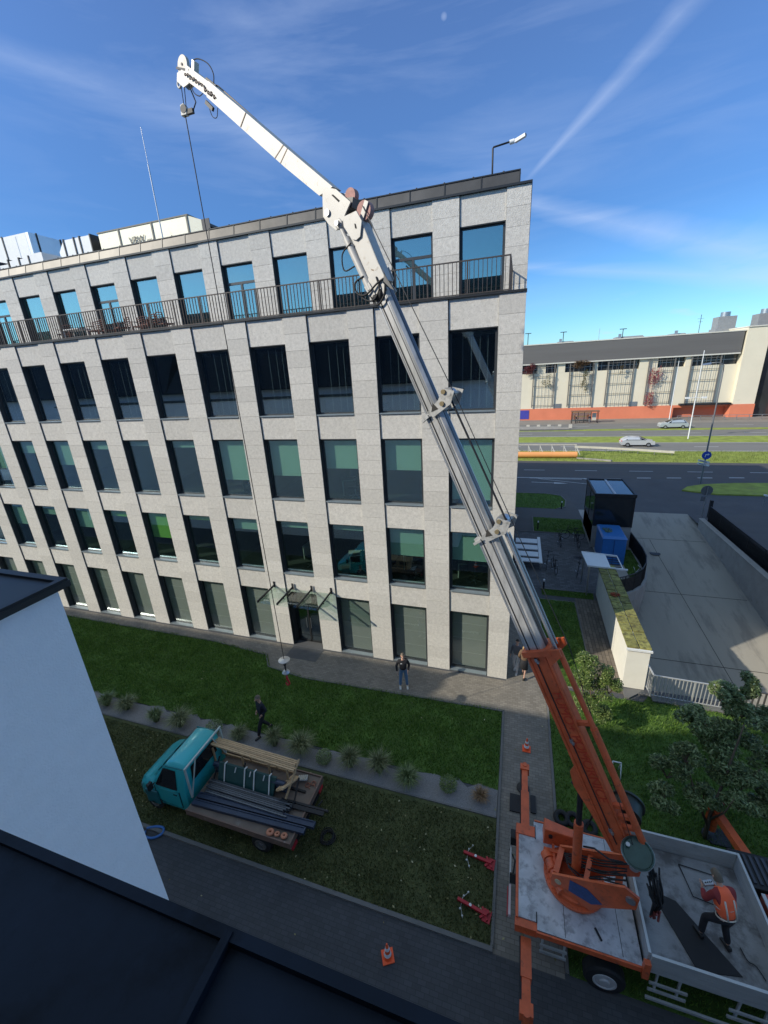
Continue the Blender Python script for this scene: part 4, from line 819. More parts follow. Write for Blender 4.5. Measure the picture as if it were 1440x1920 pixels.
# knuckle cylinder
m=MB(); m.tube(cw(5.40,15.84,.13),cw(5.28,15.60,.13),.045,12); kc=m.build('knuckle_cylinder',BOOMW,cr)
m=MB(); m.tube(cw(5.30,15.66,.13),cw(4.80,14.70,.13),.075,16); m.bar(cw(4.85,14.8,.13),cw(4.68,14.52,.13),.13,.13); m.build('barrel',BOOMW,kc)
m=MB(); m.torus(cw(5.44,15.93,.14),tuple(NN),.06,.04,18,8); m.build('pin_eye',BOOMW,kc)
m=MB(); m.tube(cw(5.44,15.93,.06),cw(5.44,15.93,.24),.045,14); m.build('pin',STEEL,kc)
m=MB(); m.path(curve3([cw(5.15,15.55,.2),cw(5.38,15.4,.2),cw(5.36,15.12,.2),cw(5.1,15.15,.2)]),.014,6)
m.path(curve3([cw(4.9,14.95,.2),cw(5.08,14.86,.24),cw(5.06,14.68,.24),cw(4.85,14.62,.24),cw(4.6,14.78,.2),cw(4.45,14.85,.18)]),.018,6)
m.path(curve3([cw(5.02,14.9,.2),cw(4.98,14.62,.22),cw(4.72,14.5,.22),cw(4.55,14.68,.2),cw(4.62,14.9,.18)]),.016,6)
m.path(curve3([cw(4.78,14.6,.18),cw(4.62,14.42,.2),cw(4.45,14.55,.2),cw(4.42,14.75,.18)]),.02,6); m.ball(cw(4.66,14.56,.16),.08,.06,.06); m.ball(cw(4.55,14.6,.16),.05,.06,.09); m.build('hose',BLACKR,kc)
m=MB(); pl([(4.5,15.06),(4.43,14.95),(4.45,14.8),(4.3,14.66),(4.22,14.62),(4.36,14.82)],.18,.012,m); m.build('dark_hook_plate',mat('plate_dark',(.10,.10,.10),.5,.4),tb)
# jib
jb=MB(); L_=[(5.9,16.5),(6.75,17.18),(7.76,18.04),(8.86,18.98)]; U_=[(5.55,16.56),(6.52,17.36),(7.59,18.26),(8.72,19.2)]
vs=[]; 
for (l,u_,wd) in zip(L_,U_,(.13,.125,.12,.11)): vs+=[cw(*l,wd),cw(*l,-wd),cw(*u_,-wd),cw(*u_,wd)]
jb.add(vs,[(i*4+k,i*4+(k+1)%4,(i+1)*4+(k+1)%4,(i+1)*4+k) for i in range(3) for k in range(4)]+[(3,2,1,0),(12,13,14,15)]); jb=jb.build('jib',BOOMW,cr)
pbox((8.86,19.0),(9.55,19.52),(9.42,19.72),(8.72,19.18),.085).build('jib_extension',BOOMW,jb)
for l in (.135,-.165): pl([(5.76,16.6),(5.45,16.49),(5.12,16.21),(5.27,16.05),(5.40,15.88),(5.52,15.84),(5.7,15.98),(5.82,16.13),(5.79,16.45)],l,.03).build('knuckle_plate',BOOMW,jb)
pl([(5.56,16.42),(5.52,16.42),(5.37,16.29),(5.4,16.27)],.167,.004).build('recess',GAP,jb)
m=MB(); m.tube(cw(5.69,16.16,.13),cw(5.69,16.16,.2),.06,14); m.build('pin',STEEL,jb)
m=MB(); m.tube(cw(5.2,16.36,-.06),cw(5.2,16.36,.06),.12,22); m.build('sheave',PINKD,jb)
pbox((5.5,16.1),(5.15,16.15),(5.1,16.3),(5.45,16.35),.1).build('knuckle_block',mat('plate_dark',(.10,.10,.10),.5,.4),jb)
m=MB(); 
for (l,u_) in (((7.9,18.17),(7.68,18.34)),((7.0,17.39),(6.72,17.53)),((6.86,17.27),(6.62,17.45))): m.bar(cw(*l,.127),cw(*u_,.127),.006,.018)
m.bar(cw(5.6,16.55,-.1),cw(8.7,19.2,-.1),.05,.012); m.build('weld_line',mat('weld_brown',(.35,.27,.2),.7),jb)
rnd=random.Random(31)
for k in range(11):
    t=k/10; a_=9.45-.85*t; z_=19.58-.68*t+rnd.uniform(-.03,.03); m=MB(); m.ball(cw(a_,z_,.12),.025+.03*rnd.random(),.02,.02+.025*rnd.random(),8,6); m.bar(cw(a_,z_,.12),cw(a_-.05,z_-.03,.12),.03,.02); m.build('fitting',mat('grease_brown',(.09,.06,.045),.6),jb)
m=MB(); m.bar(cw(8.88,19.32,.02),cw(8.6,19.1,.02),.05,.05); m.bar(cw(8.98,18.95,.05),cw(8.78,18.76,.05),.05,.07); m.build('clamp',BLACKM,jb)
m=MB(); m.path(curve3([cw(9.35,19.62,.05),cw(9.21,19.72,.05),cw(9.0,19.68,.05),cw(8.72,19.5,.05),cw(8.6,19.3,.05),cw(8.63,19.15,.05)]),.011,6); m.path(curve3([cw(9.43,19.44,.05),cw(9.35,19.24,.05),cw(9.18,19.12,.05),cw(9.05,19.12,.05)]),.01,6); m.path(curve3([cw(8.91,18.85,.05),cw(8.84,18.66,.05),cw(8.7,18.6,.05),cw(8.62,18.74,.05)]),.008,6); m.build('hose',BLACKR,jb)
m=MB(); m.hexa([cw(9.28,19.6,.06),cw(9.28,19.6,-.06),cw(9.22,19.55,-.06),cw(9.22,19.55,.06),cw(9.22,19.75,.06),cw(9.22,19.75,-.06),cw(9.16,19.7,-.06),cw(9.16,19.7,.06)]); m.build('bracket',STEEL,jb)
m=MB(); m.tube(cw(9.62,19.80,-.035),cw(9.62,19.80,.035),.175,30); hs=m.build('head_sheave',mat('sheave_grey',(.42,.40,.37),.55,.2,dirt=((.25,.21,.17),7,.5,.5)),jb)
m=MB(); m.tube(cw(9.62,19.82,.036),cw(9.62,19.82,.05),.025,10); m.bar(cw(9.82,19.82,.05),cw(9.35,19.6,.08),.012,.04); m.build('axle',BLACKM,hs)
for l in (.04,-.07): pl([(9.42,19.7),(9.80,19.72),(9.86,19.6),(9.66,19.42),(9.45,19.42)],l,.03).build('head_bracket',BOOMW,jb)
m=MB(); m.torus(cw(9.88,19.58,.0),tuple(NN),.065,.022,16,8); m.build('eye',BOOMW,jb)
tip=cw(9.7,19.5)
HX,HY=-4.85,-5.46
m=MB(); p_=cw(9.86,19.0); m.tube(p_,(HX,HY,3.95),.012,6); m.tube(cw(9.82,19.7),p_,.009,5); m.tube(cw(9.70,19.6),cw(9.80,19.0),.009,5); m.build('hoist_cable',BLACKM,cr)
# winch drum and reel on the boom foot
m=MB(); m.lathe([(0,0),(.26,0),(.285,.03),(.285,.06),(.26,.07),(.24,.04),(0,.04)],cw(-1.03,3.95,.36),36,(-.12,-.30,.945)); rd=m.build('hose_reel',mat('reel_green',(.05,.085,.07),.22,.3,var=.25,scale=3),cr)
m=MB(); m.torus(cw(-1.03,3.95,.36)+Vector((-.12,-.30,.945))*.045,(-.12,-.30,.945),.277,.015,36,8); m.build('rim',STEEL,rd)
m=MB(); 
c0=cw(-1.03,3.95,.36)+Vector((-.12,-.30,.945))*.045
for sx,sy in ((.16,-.08),(-.16,.08)): m.lathe([(0,0),(.04,0),(.04,.02),(0,.02)],c0+Vector((sx,sy,sy*.8)),8,(-.12,-.30,.945))
m.build('bolt',STEEL,rd)
m=MB(); m.tube(cw(-.75,4.15,-.55),cw(-.75,4.15,-.15),.28,24); m.tube(cw(-.75,4.15,-.5),cw(-.75,4.15,-.46),.33,24); m.build('winch_drum',mat('drum_black',(.025,.035,.03),.5,var=.3),cr)
m=MB(); rnd=random.Random(5)
for k in range(22):
    o1_=rnd.uniform(-.16,.16); o2_=rnd.uniform(.2,.6); p0=cw(-1.35+o1_*.6,3.6+rnd.uniform(-.1,.1),o2_); p1=cw(-1.5+o1_*.5,3.15,o2_*.6+.25); p2=cw(-1.48+o1_*.4,2.75+rnd.uniform(-.1,.2),.45+o1_*.5)
    m.path([p0,(p0+p1)/2+Vector((rnd.uniform(-.05,.05),0,0)),p1,p2],.018,5)
m.build('hose_bundle',BLACKR,cr)
m=MB()
for k in range(8): m.tube(cw(-1.5+rnd.uniform(-.07,.07),2.85,.45+rnd.uniform(-.08,.08)),cw(-1.5+rnd.uniform(-.08,.08),2.66,.45+rnd.uniform(-.1,.1)),.022,6)
m.build('hose_coupling',mat('coupling_red',(.25,.06,.05),.4,.5),cr)
m=MB(); 
for k in range(9):
    m.path([cw(.3-k*.02,2.0+k*.03,-.2+k*.05),cw(-.1,1.95+rnd.random()*.3,-.25+k*.06),cw(-.5,2.2+rnd.random()*.3,-.2+k*.05),cw(-.95,2.7+rnd.random()*.2,-.2+k*.06)],.016,5)
m.path([cw(-.1,3.0,.1),cw(-.3,3.25,.2),cw(-.6,3.2,.22),cw(-.85,3.3,.2)],.02,5)
m.build('hydraulic_hose',BLACKR,cr)
m=MB(); m.box(4.2,4.5,-8.0,-7.75,DZ+.22,DZ+.42); m.ball((4.35,-8.1,DZ+.4),.09); m.tube((4.1,-7.9,DZ+.22),(4.1,-7.9,DZ+.45),.06,10); m.build('valve_block',STEEL,cr)
# ------------------------------------------------------------------ hook hanging near the ground
ZB=1.2
hk=thing('crane_hook','silver disc weight with small red hook hanging low over the lawn','crane hook',(HX,HY,2.7))
m=MB(); m.lathe([(0,0),(.19,0),(.2,.03),(.06,.06),(0,.07)],(HX,HY,2.72+ZB),24); m.build('disc_weight',STEEL,hk)
m=MB(); m.tube((HX,HY,2.72+ZB),(HX,HY,2.3+ZB),.03,8); m.ball((HX,HY,2.55+ZB),.05,.05,.07); m.build('swivel',BLACKM,hk)
m=MB(); m.lathe([(0,0),(.10,.02),(.14,.08),(.08,.16),(0,.18)],(HX,HY,2.15+ZB),16); m.build('weight_ball',STEEL,hk)
m=MB(); m.path([(HX,HY,2.12+ZB),(HX,HY,1.95+ZB),(HX+.05,HY,1.84+ZB),(HX+.07,HY,1.74+ZB),(HX,HY,1.66+ZB),(HX-.07,HY,1.72+ZB),(HX-.06,HY,1.78+ZB)],[.035,.04,.035,.035,.035,.03,.015],8); m.build('hook',REDP,hk)
BKX,BKY=cw(9.86,0).x,cw(9.86,0).y
hb2=thing('pulley_block','small white pulley block hanging on the rope below the jib tip','pulley block',(BKX+0.031,BKY,19.120))
m=MB(); m.ext([(BKX-0.081,BKY-0.050,18.996),(BKX+0.074,BKY-0.050,18.996),(BKX+0.099,BKY-0.050,19.120),(BKX+0.031,BKY-0.050,19.213),(BKX-0.062,BKY-0.050,19.194)],(0,.1,0)); m.build('cheek',BOOMW,hb2,bevel=.01)
m=MB(); m.tube((BKX+0.012,BKY-0.056,19.108),(BKX+0.012,BKY+0.031,19.108),.08,14); m.build('sheave',BLACKM,hb2)
m=MB(); m.box(BKX+0.062,BKX+0.236,BKY-0.037,BKY+0.037,19.008,19.095); m.path([(BKX+0.236,BKY,19.058),(BKX+0.341,BKY,19.182),(BKX+0.248,BKY,19.461),(BKX+0.155,BKY,19.492)],.014,6); m.build('limit_switch',BLACKM,hb2)
# ------------------------------------------------------------------ teal pickup
VC=Vector((-8.9,-8.03,0))
van=thing('flatbed_truck','teal flatbed pickup truck loaded with timber frames and metal profiles','truck',(-6,-8.03,0))
# cab body by cross sections along x
def loft(secs,name,m,par,close=True):
    mb=MB(); n=len(secs[0]); vs=[p for s in secs for p in s]; fs=[(i*n+k,i*n+(k+1)%n,(i+1)*n+(k+1)%n,(i+1)*n+k) for i in range(len(secs)-1) for k in range(n)]
    fs+=[tuple(range(n))[::-1],tuple((len(secs)-1)*n+k for k in range(n))]; mb.add(vs,fs,False)
    return mb
def sec(x,wb,wt,z0,zw,zt):
    y=-7.88; return [(x,y-wb,z0),(x,y-wb-.0,(z0+zw)/2),(x,y-wb,zw),(x,y-wt,zt-.09),(x,y-wt+.1,zt),(x,y+wt-.1,zt),(x,y+wt,zt-.09),(x,y+wb,zw),(x,y+wb,(z0+zw)/2),(x,y+wb,z0)]
secs=[sec(-8.92,0.651,0.577,.42,.62,.75),sec(-8.86,0.781,0.707,.35,.72,.92),sec(-8.55,0.865,0.800,.34,.95,1.13),sec(-8.12,0.893,0.818,.34,1.12,1.30),sec(-7.72,0.902,0.763,.34,1.15,1.80),sec(-7.5,0.902,0.744,.34,1.16,2.02),sec(-7.25,0.902,0.744,.34,1.16,2.08),sec(-6.95,0.902,0.744,.34,1.16,2.07),sec(-6.80,0.893,0.735,.36,1.16,2.02)]
body=loft(secs,'body',TEAL,van).build('cab',TEAL,van,bevel=.03)
for p in body.data.polygons: p.use_smooth=True
# windscreen, side windows, rear window as glass panels proud of the body
def panel(name,pts,mt,off,par,th=.006):
    m=MB(); v=Vector(off); m.ext([Vector(p)+v for p in pts],v.normalized()*th); return m.build(name,mt,par)
panel('windscreen',[(-8.13,-8.62,1.28),(-8.13,-7.14,1.28),(-7.56,-7.22,1.95),(-7.56,-8.54,1.95)],CARG,(-.03,0,.028),body)
for s in (-1,1):
    y1=-7.88+s*.902; y2=-7.88+s*.765
    panel('side_window',[(-7.98,y1-s*.005,1.18),(-7.12,y1,1.18),(-7.14,y2+s*.0,1.84),(-7.62,y2,1.84)],CARG,(0,s*.012,.003),body)
    do_=panel('door',[(-7.88,-7.88+s*.898,.5),(-7.08,-7.88+s*.902,.46),(-7.08,-7.88+s*.904,1.12),(-7.88,-7.88+s*.896,1.08)],TEAL,(0,s*.008,0),van,.012)
    m=MB(); m.bar((-7.3,-7.88+s*.93,.98),(-7.16,-7.88+s*.93,.98),.02,.03); m.build('handle',BLACKM,do_)
    m=MB(); m.bar((-8.0,-7.88+s*.91,1.25),(-7.98,-7.88+s*1.07,1.25),.05,.03); m.box(-8.05,-7.95,min(-7.88+s*1.0,-7.88+s*1.15),max(-7.88+s*1.0,-7.88+s*1.15),1.15,1.42); m.build('mirror',BLACKR,van,bevel=.02)
    panel('headlight',[(-8.87,-7.88+s*.56,.66),(-8.80,-7.88+s*.80,.66),(-8.72,-7.88+s*.80,.84),(-8.83,-7.88+s*.54,.84)],CARW,(-.02,s*.01,.012),van)
for s in (-1,1):
    m=MB()
    for xx in (-8.05,-7.06): m.bar((xx,-7.88+s*.912,.48),(xx,-7.88+s*.912,1.12),.012,.018)
    m.bar((-8.05,-7.88+s*.912,.48),(-7.06,-7.88+s*.912,.46),.012,.018); m.build('door_seam',BLACKM,body)
    m=MB(); m.bar((-7.62,-7.88+s*.76,1.93),(-6.85,-7.88+s*.76,1.97),.02,.03); m.build('roof_gutter',mat('gutter_teal',(.01,.2,.22),.5),body)
m=MB(); m.box(-9.0,-8.985,-8.14,-7.62,.42,.53); m.build('number_plate',WHITEP,van)
m=MB(); m.bar((-8.55,-8.35,1.115),(-8.2,-8.4,1.24),.012,.01); m.bar((-8.55,-7.4,1.115),(-8.2,-7.35,1.24),.012,.01); m.build('bonnet_crease',mat('gutter_teal',(.01,.2,.22),.5),body)
panel('rear_window',[(-6.79,-8.45,1.3),(-6.79,-7.3,1.3),(-6.79,-7.34,1.85),(-6.79,-8.4,1.85)],CARG,(.012,0,0),body)
m=MB(); m.box(-8.99,-8.86,-8.6,-7.16,.36,.56); m.build('bumper',BLACKR,van,bevel=.04)
m=MB(); m.hexa([(-8.94,-8.25,.6),(-8.94,-7.5,.6),(-8.9,-7.5,.6),(-8.9,-8.25,.6),(-8.9,-8.2,.72),(-8.9,-7.55,.72),(-8.86,-7.55,.72),(-8.86,-8.2,.72)]); m.build('grille',BLACKM,van)
m=MB(); m.bar((-8.17,-8.45,1.31),(-7.95,-8.05,1.50),.02,.02); m.bar((-8.17,-7.8,1.31),(-7.95,-7.4,1.50),.02,.02); m.build('wiper',BLACKR,van)
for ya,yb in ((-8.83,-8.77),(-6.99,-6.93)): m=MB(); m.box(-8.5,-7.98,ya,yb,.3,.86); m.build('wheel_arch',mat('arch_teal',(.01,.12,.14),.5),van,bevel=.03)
for x,ys_,yf_ in ((-8.24,-8.58,-7.18),(-4.1,-8.78,-7.28)): wheel(x,ys_,-1,.33,van,mat('rim_dark',(.1,.1,.1),.5),.22); wheel(x,yf_,1,.33,van,mat('rim_dark',(.1,.1,.1),.5),.22)
# headboard frame behind the cab (pale tubes)
m=MB()
for y in (-8.7,-7.08): m.bar((-6.66,y,.95),(-6.66,y,2.12),.05,.05)
m.bar((-6.66,-8.72,2.12),(-6.66,-7.05,2.12),.05,.05); m.bar((-6.66,-8.68,1.0),(-6.66,-8.25,2.1),.03,.03); m.bar((-6.66,-7.1,1.0),(-6.66,-7.5,2.1),.03,.03); m.build('headboard_frame',mat('frame_pale',(.45,.52,.5),.5,.3),van)
m=MB(); m.box(-6.62,-3.05,-9.03,-7.0,.80,.88); m.build('bed',PLY,van)
m=MB(); m.box(-6.62,-3.0,-9.07,-9.035,.72,.93); m.box(-6.62,-3.0,-6.995,-6.96,.72,.93); m.box(-3.045,-3.0,-9.03,-7.0,.72,.93); m.build('bed_edge',mat('edge_rust',(.20,.13,.10),.6,.3,dirt=((.4,.38,.36),5,.58,.6)),van)
m=MB(); m.box(-6.7,-3.2,-8.5,-8.4,.45,.78); m.box(-6.7,-3.2,-7.65,-7.55,.45,.78); m.box(-3.1,-3.04,-8.8,-7.2,.42,.52)
for x in (-6.3,-5.2,-3.4): m.box(x,x+.08,-9.0,-7.05,.7,.79)
m.build('chassis',BLACKM,van)
for s in (-1,1): m=MB(); m.box(-3.03,-2.985,-8.03+s*.85-.12,-8.03+s*.85+.12,.56,.68); m.build('tail_light',REDP,van)
m=MB(); m.box(-6.55,-3.35,-8.12,-8.06,.88,.94); m.box(-6.5,-3.3,-7.62,-7.56,.88,.95); 
for x in (-6.4,-5.4,-4.4,-3.45): m.bar((x,-8.09,.9),(x,-7.59,1.48),.04,.04)
m.build('load_rack',BLACKM,van)
# load: each a thing lying on the bed
g_='load on the teal flatbed truck'
m=MB(); rnd=random.Random(3)
for k in range(6):
    y=-7.10-.075*k; dz=k*.03; m.bar((-6.9+rnd.random()*.15,y,1.62+dz),(-3.75+rnd.random()*.1,y-.02,1.50+dz*.6),.045,.06)
    if k in (0,5): m.bar((-6.9+rnd.random()*.15,y,.95),(-3.9,y-.02,.95),.045,.06)
for x in (-6.75,-5.6,-4.6,-3.95): 
    for k in (0,5): y=-7.10-.075*k; m.bar((x,y,.95),(x,y,1.6-(x+6.8)*.03),.05,.05)
t=m.build('timber_bundle',WOOD); tag(t,'long pale timber frames stacked upright along the far side of the teal truck bed','timber')
m=MB(); 
for k in range(4): m.bar((-3.95+k*.07,-7.2,.92),(-3.98+k*.07,-8.05,1.35+k*.04),.05,.06)
m.bar((-3.7,-7.1,1.6),(-3.75,-8.0,1.0),.05,.06); t=m.build('timber_pile',WOOD); tag(t,'short timber frame leaning crosswise at the rear end of the long timber bundle','timber')
m=MB(); 
for k in range(3): m.tube((-6.5,-7.72-k*.02,1.02+k*.15),(-3.85,-7.74-k*.02,1.0+k*.15),.085,12)
t=m.build('pipe_bundle',PIPEB); tag(t,'three thick blue-black pipes lying between timber frames and teal sheeting','pipes')
m=MB(); m.hexa([(-6.2,-8.08,.95),(-4.2,-8.08,.92),(-4.2,-8.0,.92),(-6.2,-8.0,.95),(-6.25,-7.80,1.50),(-4.15,-7.78,1.46),(-4.15,-7.72,1.46),(-6.25,-7.74,1.5)]); t=m.build('sheet_bundle',GREENW); tag(t,'dark teal wrapped sheets tied with white straps in the middle of the truck bed','sheets')
m=MB()
for x in (-5.95,-5.2,-4.85,-4.3): m.bar((x,-8.11,.93),(x-.05,-7.82,1.53),.035,.02); m.bar((x-.05,-7.82,1.53),(x-.05,-7.7,1.5),.035,.02)
for x in (-5.6,-5.05,-4.55): m.bar((x,-7.9,1.37),(x+.03,-7.84,1.52),.02,.03)
t_=m.build('strap',STRAP,t)
m=MB(); rnd=random.Random(9)
for k in range(30): 
    y=-8.10-(k%8)*.052; z=.92+(k//8)*.05; m.bar((-6.45+rnd.random()*.2,y,z),(-3.62+rnd.random()*.2,y-.02,z),.04,.045)
t=m.build('profile_bundle',PIPEG); tag(t,'bundle of thin grey metal profiles in the middle of the truck bed','metal profiles')
for k,(y,lb) in enumerate([(-8.58,'flat blue-black metal profile lying beside the thin grey bundle'),(-8.80,'flat blue-black metal profile nearest the open edge of the truck bed')]):
    m=MB(); m.bar((-6.55,y+.0,.93+.0),(-2.55-.2*k,y+.14,.95),.17,.1); m.bar((-6.5,y+.06,.99),(-2.6-.2*k,y+.2,1.01),.03,.03)
    t=m.build('long_profile',PIPEB); tag(t,lb,'metal profile','long profiles on the truck')
m=MB(); m.bar((-3.9,-8.0,.95),(-2.35,-7.95,.92),.06,.05); m.bar((-3.9,-8.12,.95),(-2.45,-8.06,.92),.12,.05); m.bar((-2.7,-7.9,.95),(-2.6,-7.8,1.08),.03,.03); t=m.build('short_profile',BLACKM); tag(t,'black short profile sticking out behind the truck bed','metal profile')
for k,(x,r,lb) in enumerate([(-3.72,.12,'largest orange tape roll at the rear corner of the truck bed'),(-3.50,.085,'smallest orange tape roll, between two bigger rolls on the truck bed'),(-3.28,.10,'orange tape roll nearest the tail of the truck bed')]):
    m=MB(); m.torus((x,-8.93+k*.01,.93),(0,.25,1),r*.62,r*.38,20,8); t=m.build('tape_roll',mat('roll_orange',(.55,.22,.12),.6)); tag(t,lb,'roll','orange rolls on the truck')
for k,(x,y,lb) in enumerate([(-3.35,-7.35,'brown coil of strap on the rear truck bed near the bed corner'),(-3.2,-7.25,'brown strap buckle lying by the tail edge of the truck bed')]):
    m=MB(); m.torus((x,y,.90),(0,0,1),.07,.022,14,6); m.bar((x,y,.9),(x+.12,y-.1,.9),.03,.02); t=m.build('strap_coil',mat('strap_brown',(.25,.10,.06),.7)); tag(t,lb,'strap')
m=MB()
for k in range(5): m.bar((-3.75+k*.06,-7.15+.02*k,.92),(-3.65+k*.07,-7.35,1.0+.03*k),.05,.04)
t=m.build('clamp_pile',ALU); tag(t,'small pile of silver clamps on the truck bed behind the timber bundle','clamps')
m=MB(); rnd=random.Random(12)
for k in range(7): m.torus((-2.35+rnd.uniform(-.06,.06),-8.15+rnd.uniform(-.06,.06),.05+k*.012),(rnd.uniform(-.15,.15),rnd.uniform(-.15,.15),1),.19,.014,24,5)
t=m.build('cable_coil',BLACKR); tag(t,'black coil of cable lying on the grass behind the teal truck','cable coil')
m=MB(); m.path(curve3([(-8.02,-9.42,.06),(-7.75,-9.3,.07),(-7.5,-9.28,.07),(-7.42,-9.42,.06),(-7.6,-9.6,.06),(-7.9,-9.62,.05),(-8.0,-9.5,.05)]),.035,8); t=m.build('sling',mat('sling_blue',(.05,.16,.42),.7)); tag(t,'blue lifting sling lying at the kerb in front of the white wing','lifting sling')
# ------------------------------------------------------------------ cones, barriers, small yard things
def cone():
    t=thing('traffic_cone','x','traffic cone'); m=MB(); m.box(-.19,.19,-.19,.19,0,.035); m.lathe([(.0,.035),(.15,.035),(.135,.07),(.025,.68),(.0,.69)],(0,0,0),24); m.build('body',CONEO,t)
    for z0,z1 in ((.17,.29),(.41,.52)): m=MB(); r0=.137-.11*(z0-.07)/.61; r1=.137-.11*(z1-.07)/.61; m.lathe([(r0-.01,z0),(r0+.003,z0),(r1+.003,z1),(r1-.01,z1)],(0,0,0),24); m.build('band',CONEW,t)
    return t
c1=cone(); c1.scale=(.74,.74,.74); c1.location=(3.32,-3.45,.01); c1['label']='orange and white traffic cone on the paved path right of the lawn corner'; c1['group']='traffic cones'
c2=copy_tree(c1); c2.location=(.13,-10.15,.01); c2.rotation_euler=(0,0,.5); c2['label']='orange and white traffic cone on the dark yard road near the roof edge'
def fparking():
    t=thing('parking_barrier','x','parking barrier'); m=MB(); m.bar((-.42,0,.07),(.35,0,.09),.07,.06); m.bar((.2,-.12,.06),(.38,.1,.06),.05,.05); m.bar((.2,.12,.06),(.38,-.1,.06),.05,.05); m.box(.25,.45,-.14,.14,.02,.05); m.build('arm',REDP,t)
    m=MB(); m.lathe([(0,0),(.035,0),(.035,.02),(0,.03)],(-.08,0,.105),10); m.build('knob',WHITEP,t)
    m=MB(); 
    for y,x in ((-.28,-.2),(-.16,-.3),(.14,-.3),(.27,-.22)): m.ball((x,y,.05),.025)
    m.path([(-.18,-.32,.04),(-.3,-.1,.05),(-.31,.1,.05),(-.2,.3,.04)],.006,5); m.build('chain',STRAP,t); return t
b1=fparking(); b1.location=(2.0,-7.5,.02); b1.rotation_euler=(0,0,-.12); b1['label']='red folded parking barrier on the lawn edge, level with the middle of the crane deck'; b1['group']='red folded barriers'
b2=copy_tree(b1); b2.location=(1.98,-8.68,.02); b2.rotation_euler=(0,0,-.2); b2['label']='red folded parking barrier on the lawn edge nearest the dark yard road'
for k,(x,y,lb) in enumerate([(4.3,-5.75,'black tyre lying left of the two others behind the crane deck'),(4.62,-5.72,'middle one of three black tyres behind the crane deck'),(5.05,-5.85,'black tyre lying nearest the boom, right of two others')]):
    m=MB(); m.torus((x,y,.12),(0,-.25,1),.16,.075,22,8); t=m.build('tyre',BLACKR); tag(t,lb,'tyre','tyres behind the crane truck')
for k,(x,y,lb,r) in enumerate([(2.98,-5.55,'flat dark board on the path left of the raised outrigger arm',.1),(3.5,-5.45,'narrow dark board on the path right of the raised outrigger arm',-.1)]):
    m=MB(); m.box(x-.18+k*.1,x+.18-k*.1,y-.32,y+.25,.012,.06); t=m.build('support_board',BLACKM); tag(t,lb,'board','support boards')
t=thing('step_frame','small white metal frame standing on the grass beside the orange boom tube','frame',(6.1,-3.6,0)); m=MB(); 
for x in (6.0,6.25): m.path([(x,-3.9,0),(x,-3.7,.55),(x,-3.5,0)],.018,6)
m.bar((6.0,-3.7,.55),(6.25,-3.7,.55),.03,.03); m.build('frame',WHITEP,t)
m=MB(); m.box(8.25,8.75,-5.35,-4.85,.02,.07); tag(m.build('support_pad',BLACKM),'dark square pad under the far right outrigger foot on the grass','pad')
# ------------------------------------------------------------------ people
HAIR=mat('hair_dark',(.04,.028,.02),.7); HAIRB=mat('hair_blond',(.42,.27,.12),.6,var=.2,scale=20); HAIRG=mat('hair_greybrown',(.14,.11,.08),.7,var=.2,scale=30)
def cloth(n,c,**k): return mat(n,c,.85,var=.12,scale=9,bump=.3,bscale=14,**k)
JD=dict(head=(0,0,1.66),neck=(0,0,1.48),chest=(0,0,1.32),belly=(0,0,1.08),pelvis=(0,0,.94),
 shL=(-.17,0,1.42),elL=(-.24,0,1.15),wrL=(-.27,.04,.90),shR=(.17,0,1.42),elR=(.24,0,1.15),wrR=(.27,.04,.90),
 hipL=(-.09,0,.90),knL=(-.11,.02,.49),anL=(-.12,0,.08),hipR=(.09,0,.90),knR=(.11,.02,.49),anR=(.12,0,.08))
def skinmesh(name,J,edges,rad,m,par,sub=2,extra=None):
    names=[]; 
    for a,b in edges:
        for q in (a,b):
            if q not in names: names.append(q)
    me=bpy.data.meshes.new(name); me.from_pydata([J[q] for q in names],[(names.index(a),names.index(b)) for a,b in edges],[])
    o=bpy.data.objects.new(name,me); COL.objects.link(o)
    sk=o.modifiers.new('skin','SKIN'); sk.use_smooth_shade=True
    for i,q in enumerate(names):
        r=rad[q]; r=(r,r) if isinstance(r,(int,float)) else r; me.skin_vertices[0].data[i].radius=r; me.skin_vertices[0].data[i].use_root=(i==0)
    su=o.modifiers.new('sub','SUBSURF'); su.levels=sub; su.render_levels=sub
    dg=bpy.context.evaluated_depsgraph_get(); me2=bpy.data.meshes.new_from_object(o.evaluated_get(dg)); bpy.data.objects.remove(o)
    if extra: # join extra geometry (fingers, nose, ears) into the same mesh
        bm=bmesh.new(); bm.from_mesh(me2); t=bpy.data.meshes.new('t'); t.from_pydata(extra.v,[],extra.f); t.polygons.foreach_set('use_smooth',[True]*len(t.polygons)); bm.from_mesh(t); bm.to_mesh(me2); bm.free(); bpy.data.meshes.remove(t)
    me2.materials.clear(); me2.materials.append(m); o=bpy.data.objects.new(name,me2); COL.objects.link(o); o.parent=par; return o
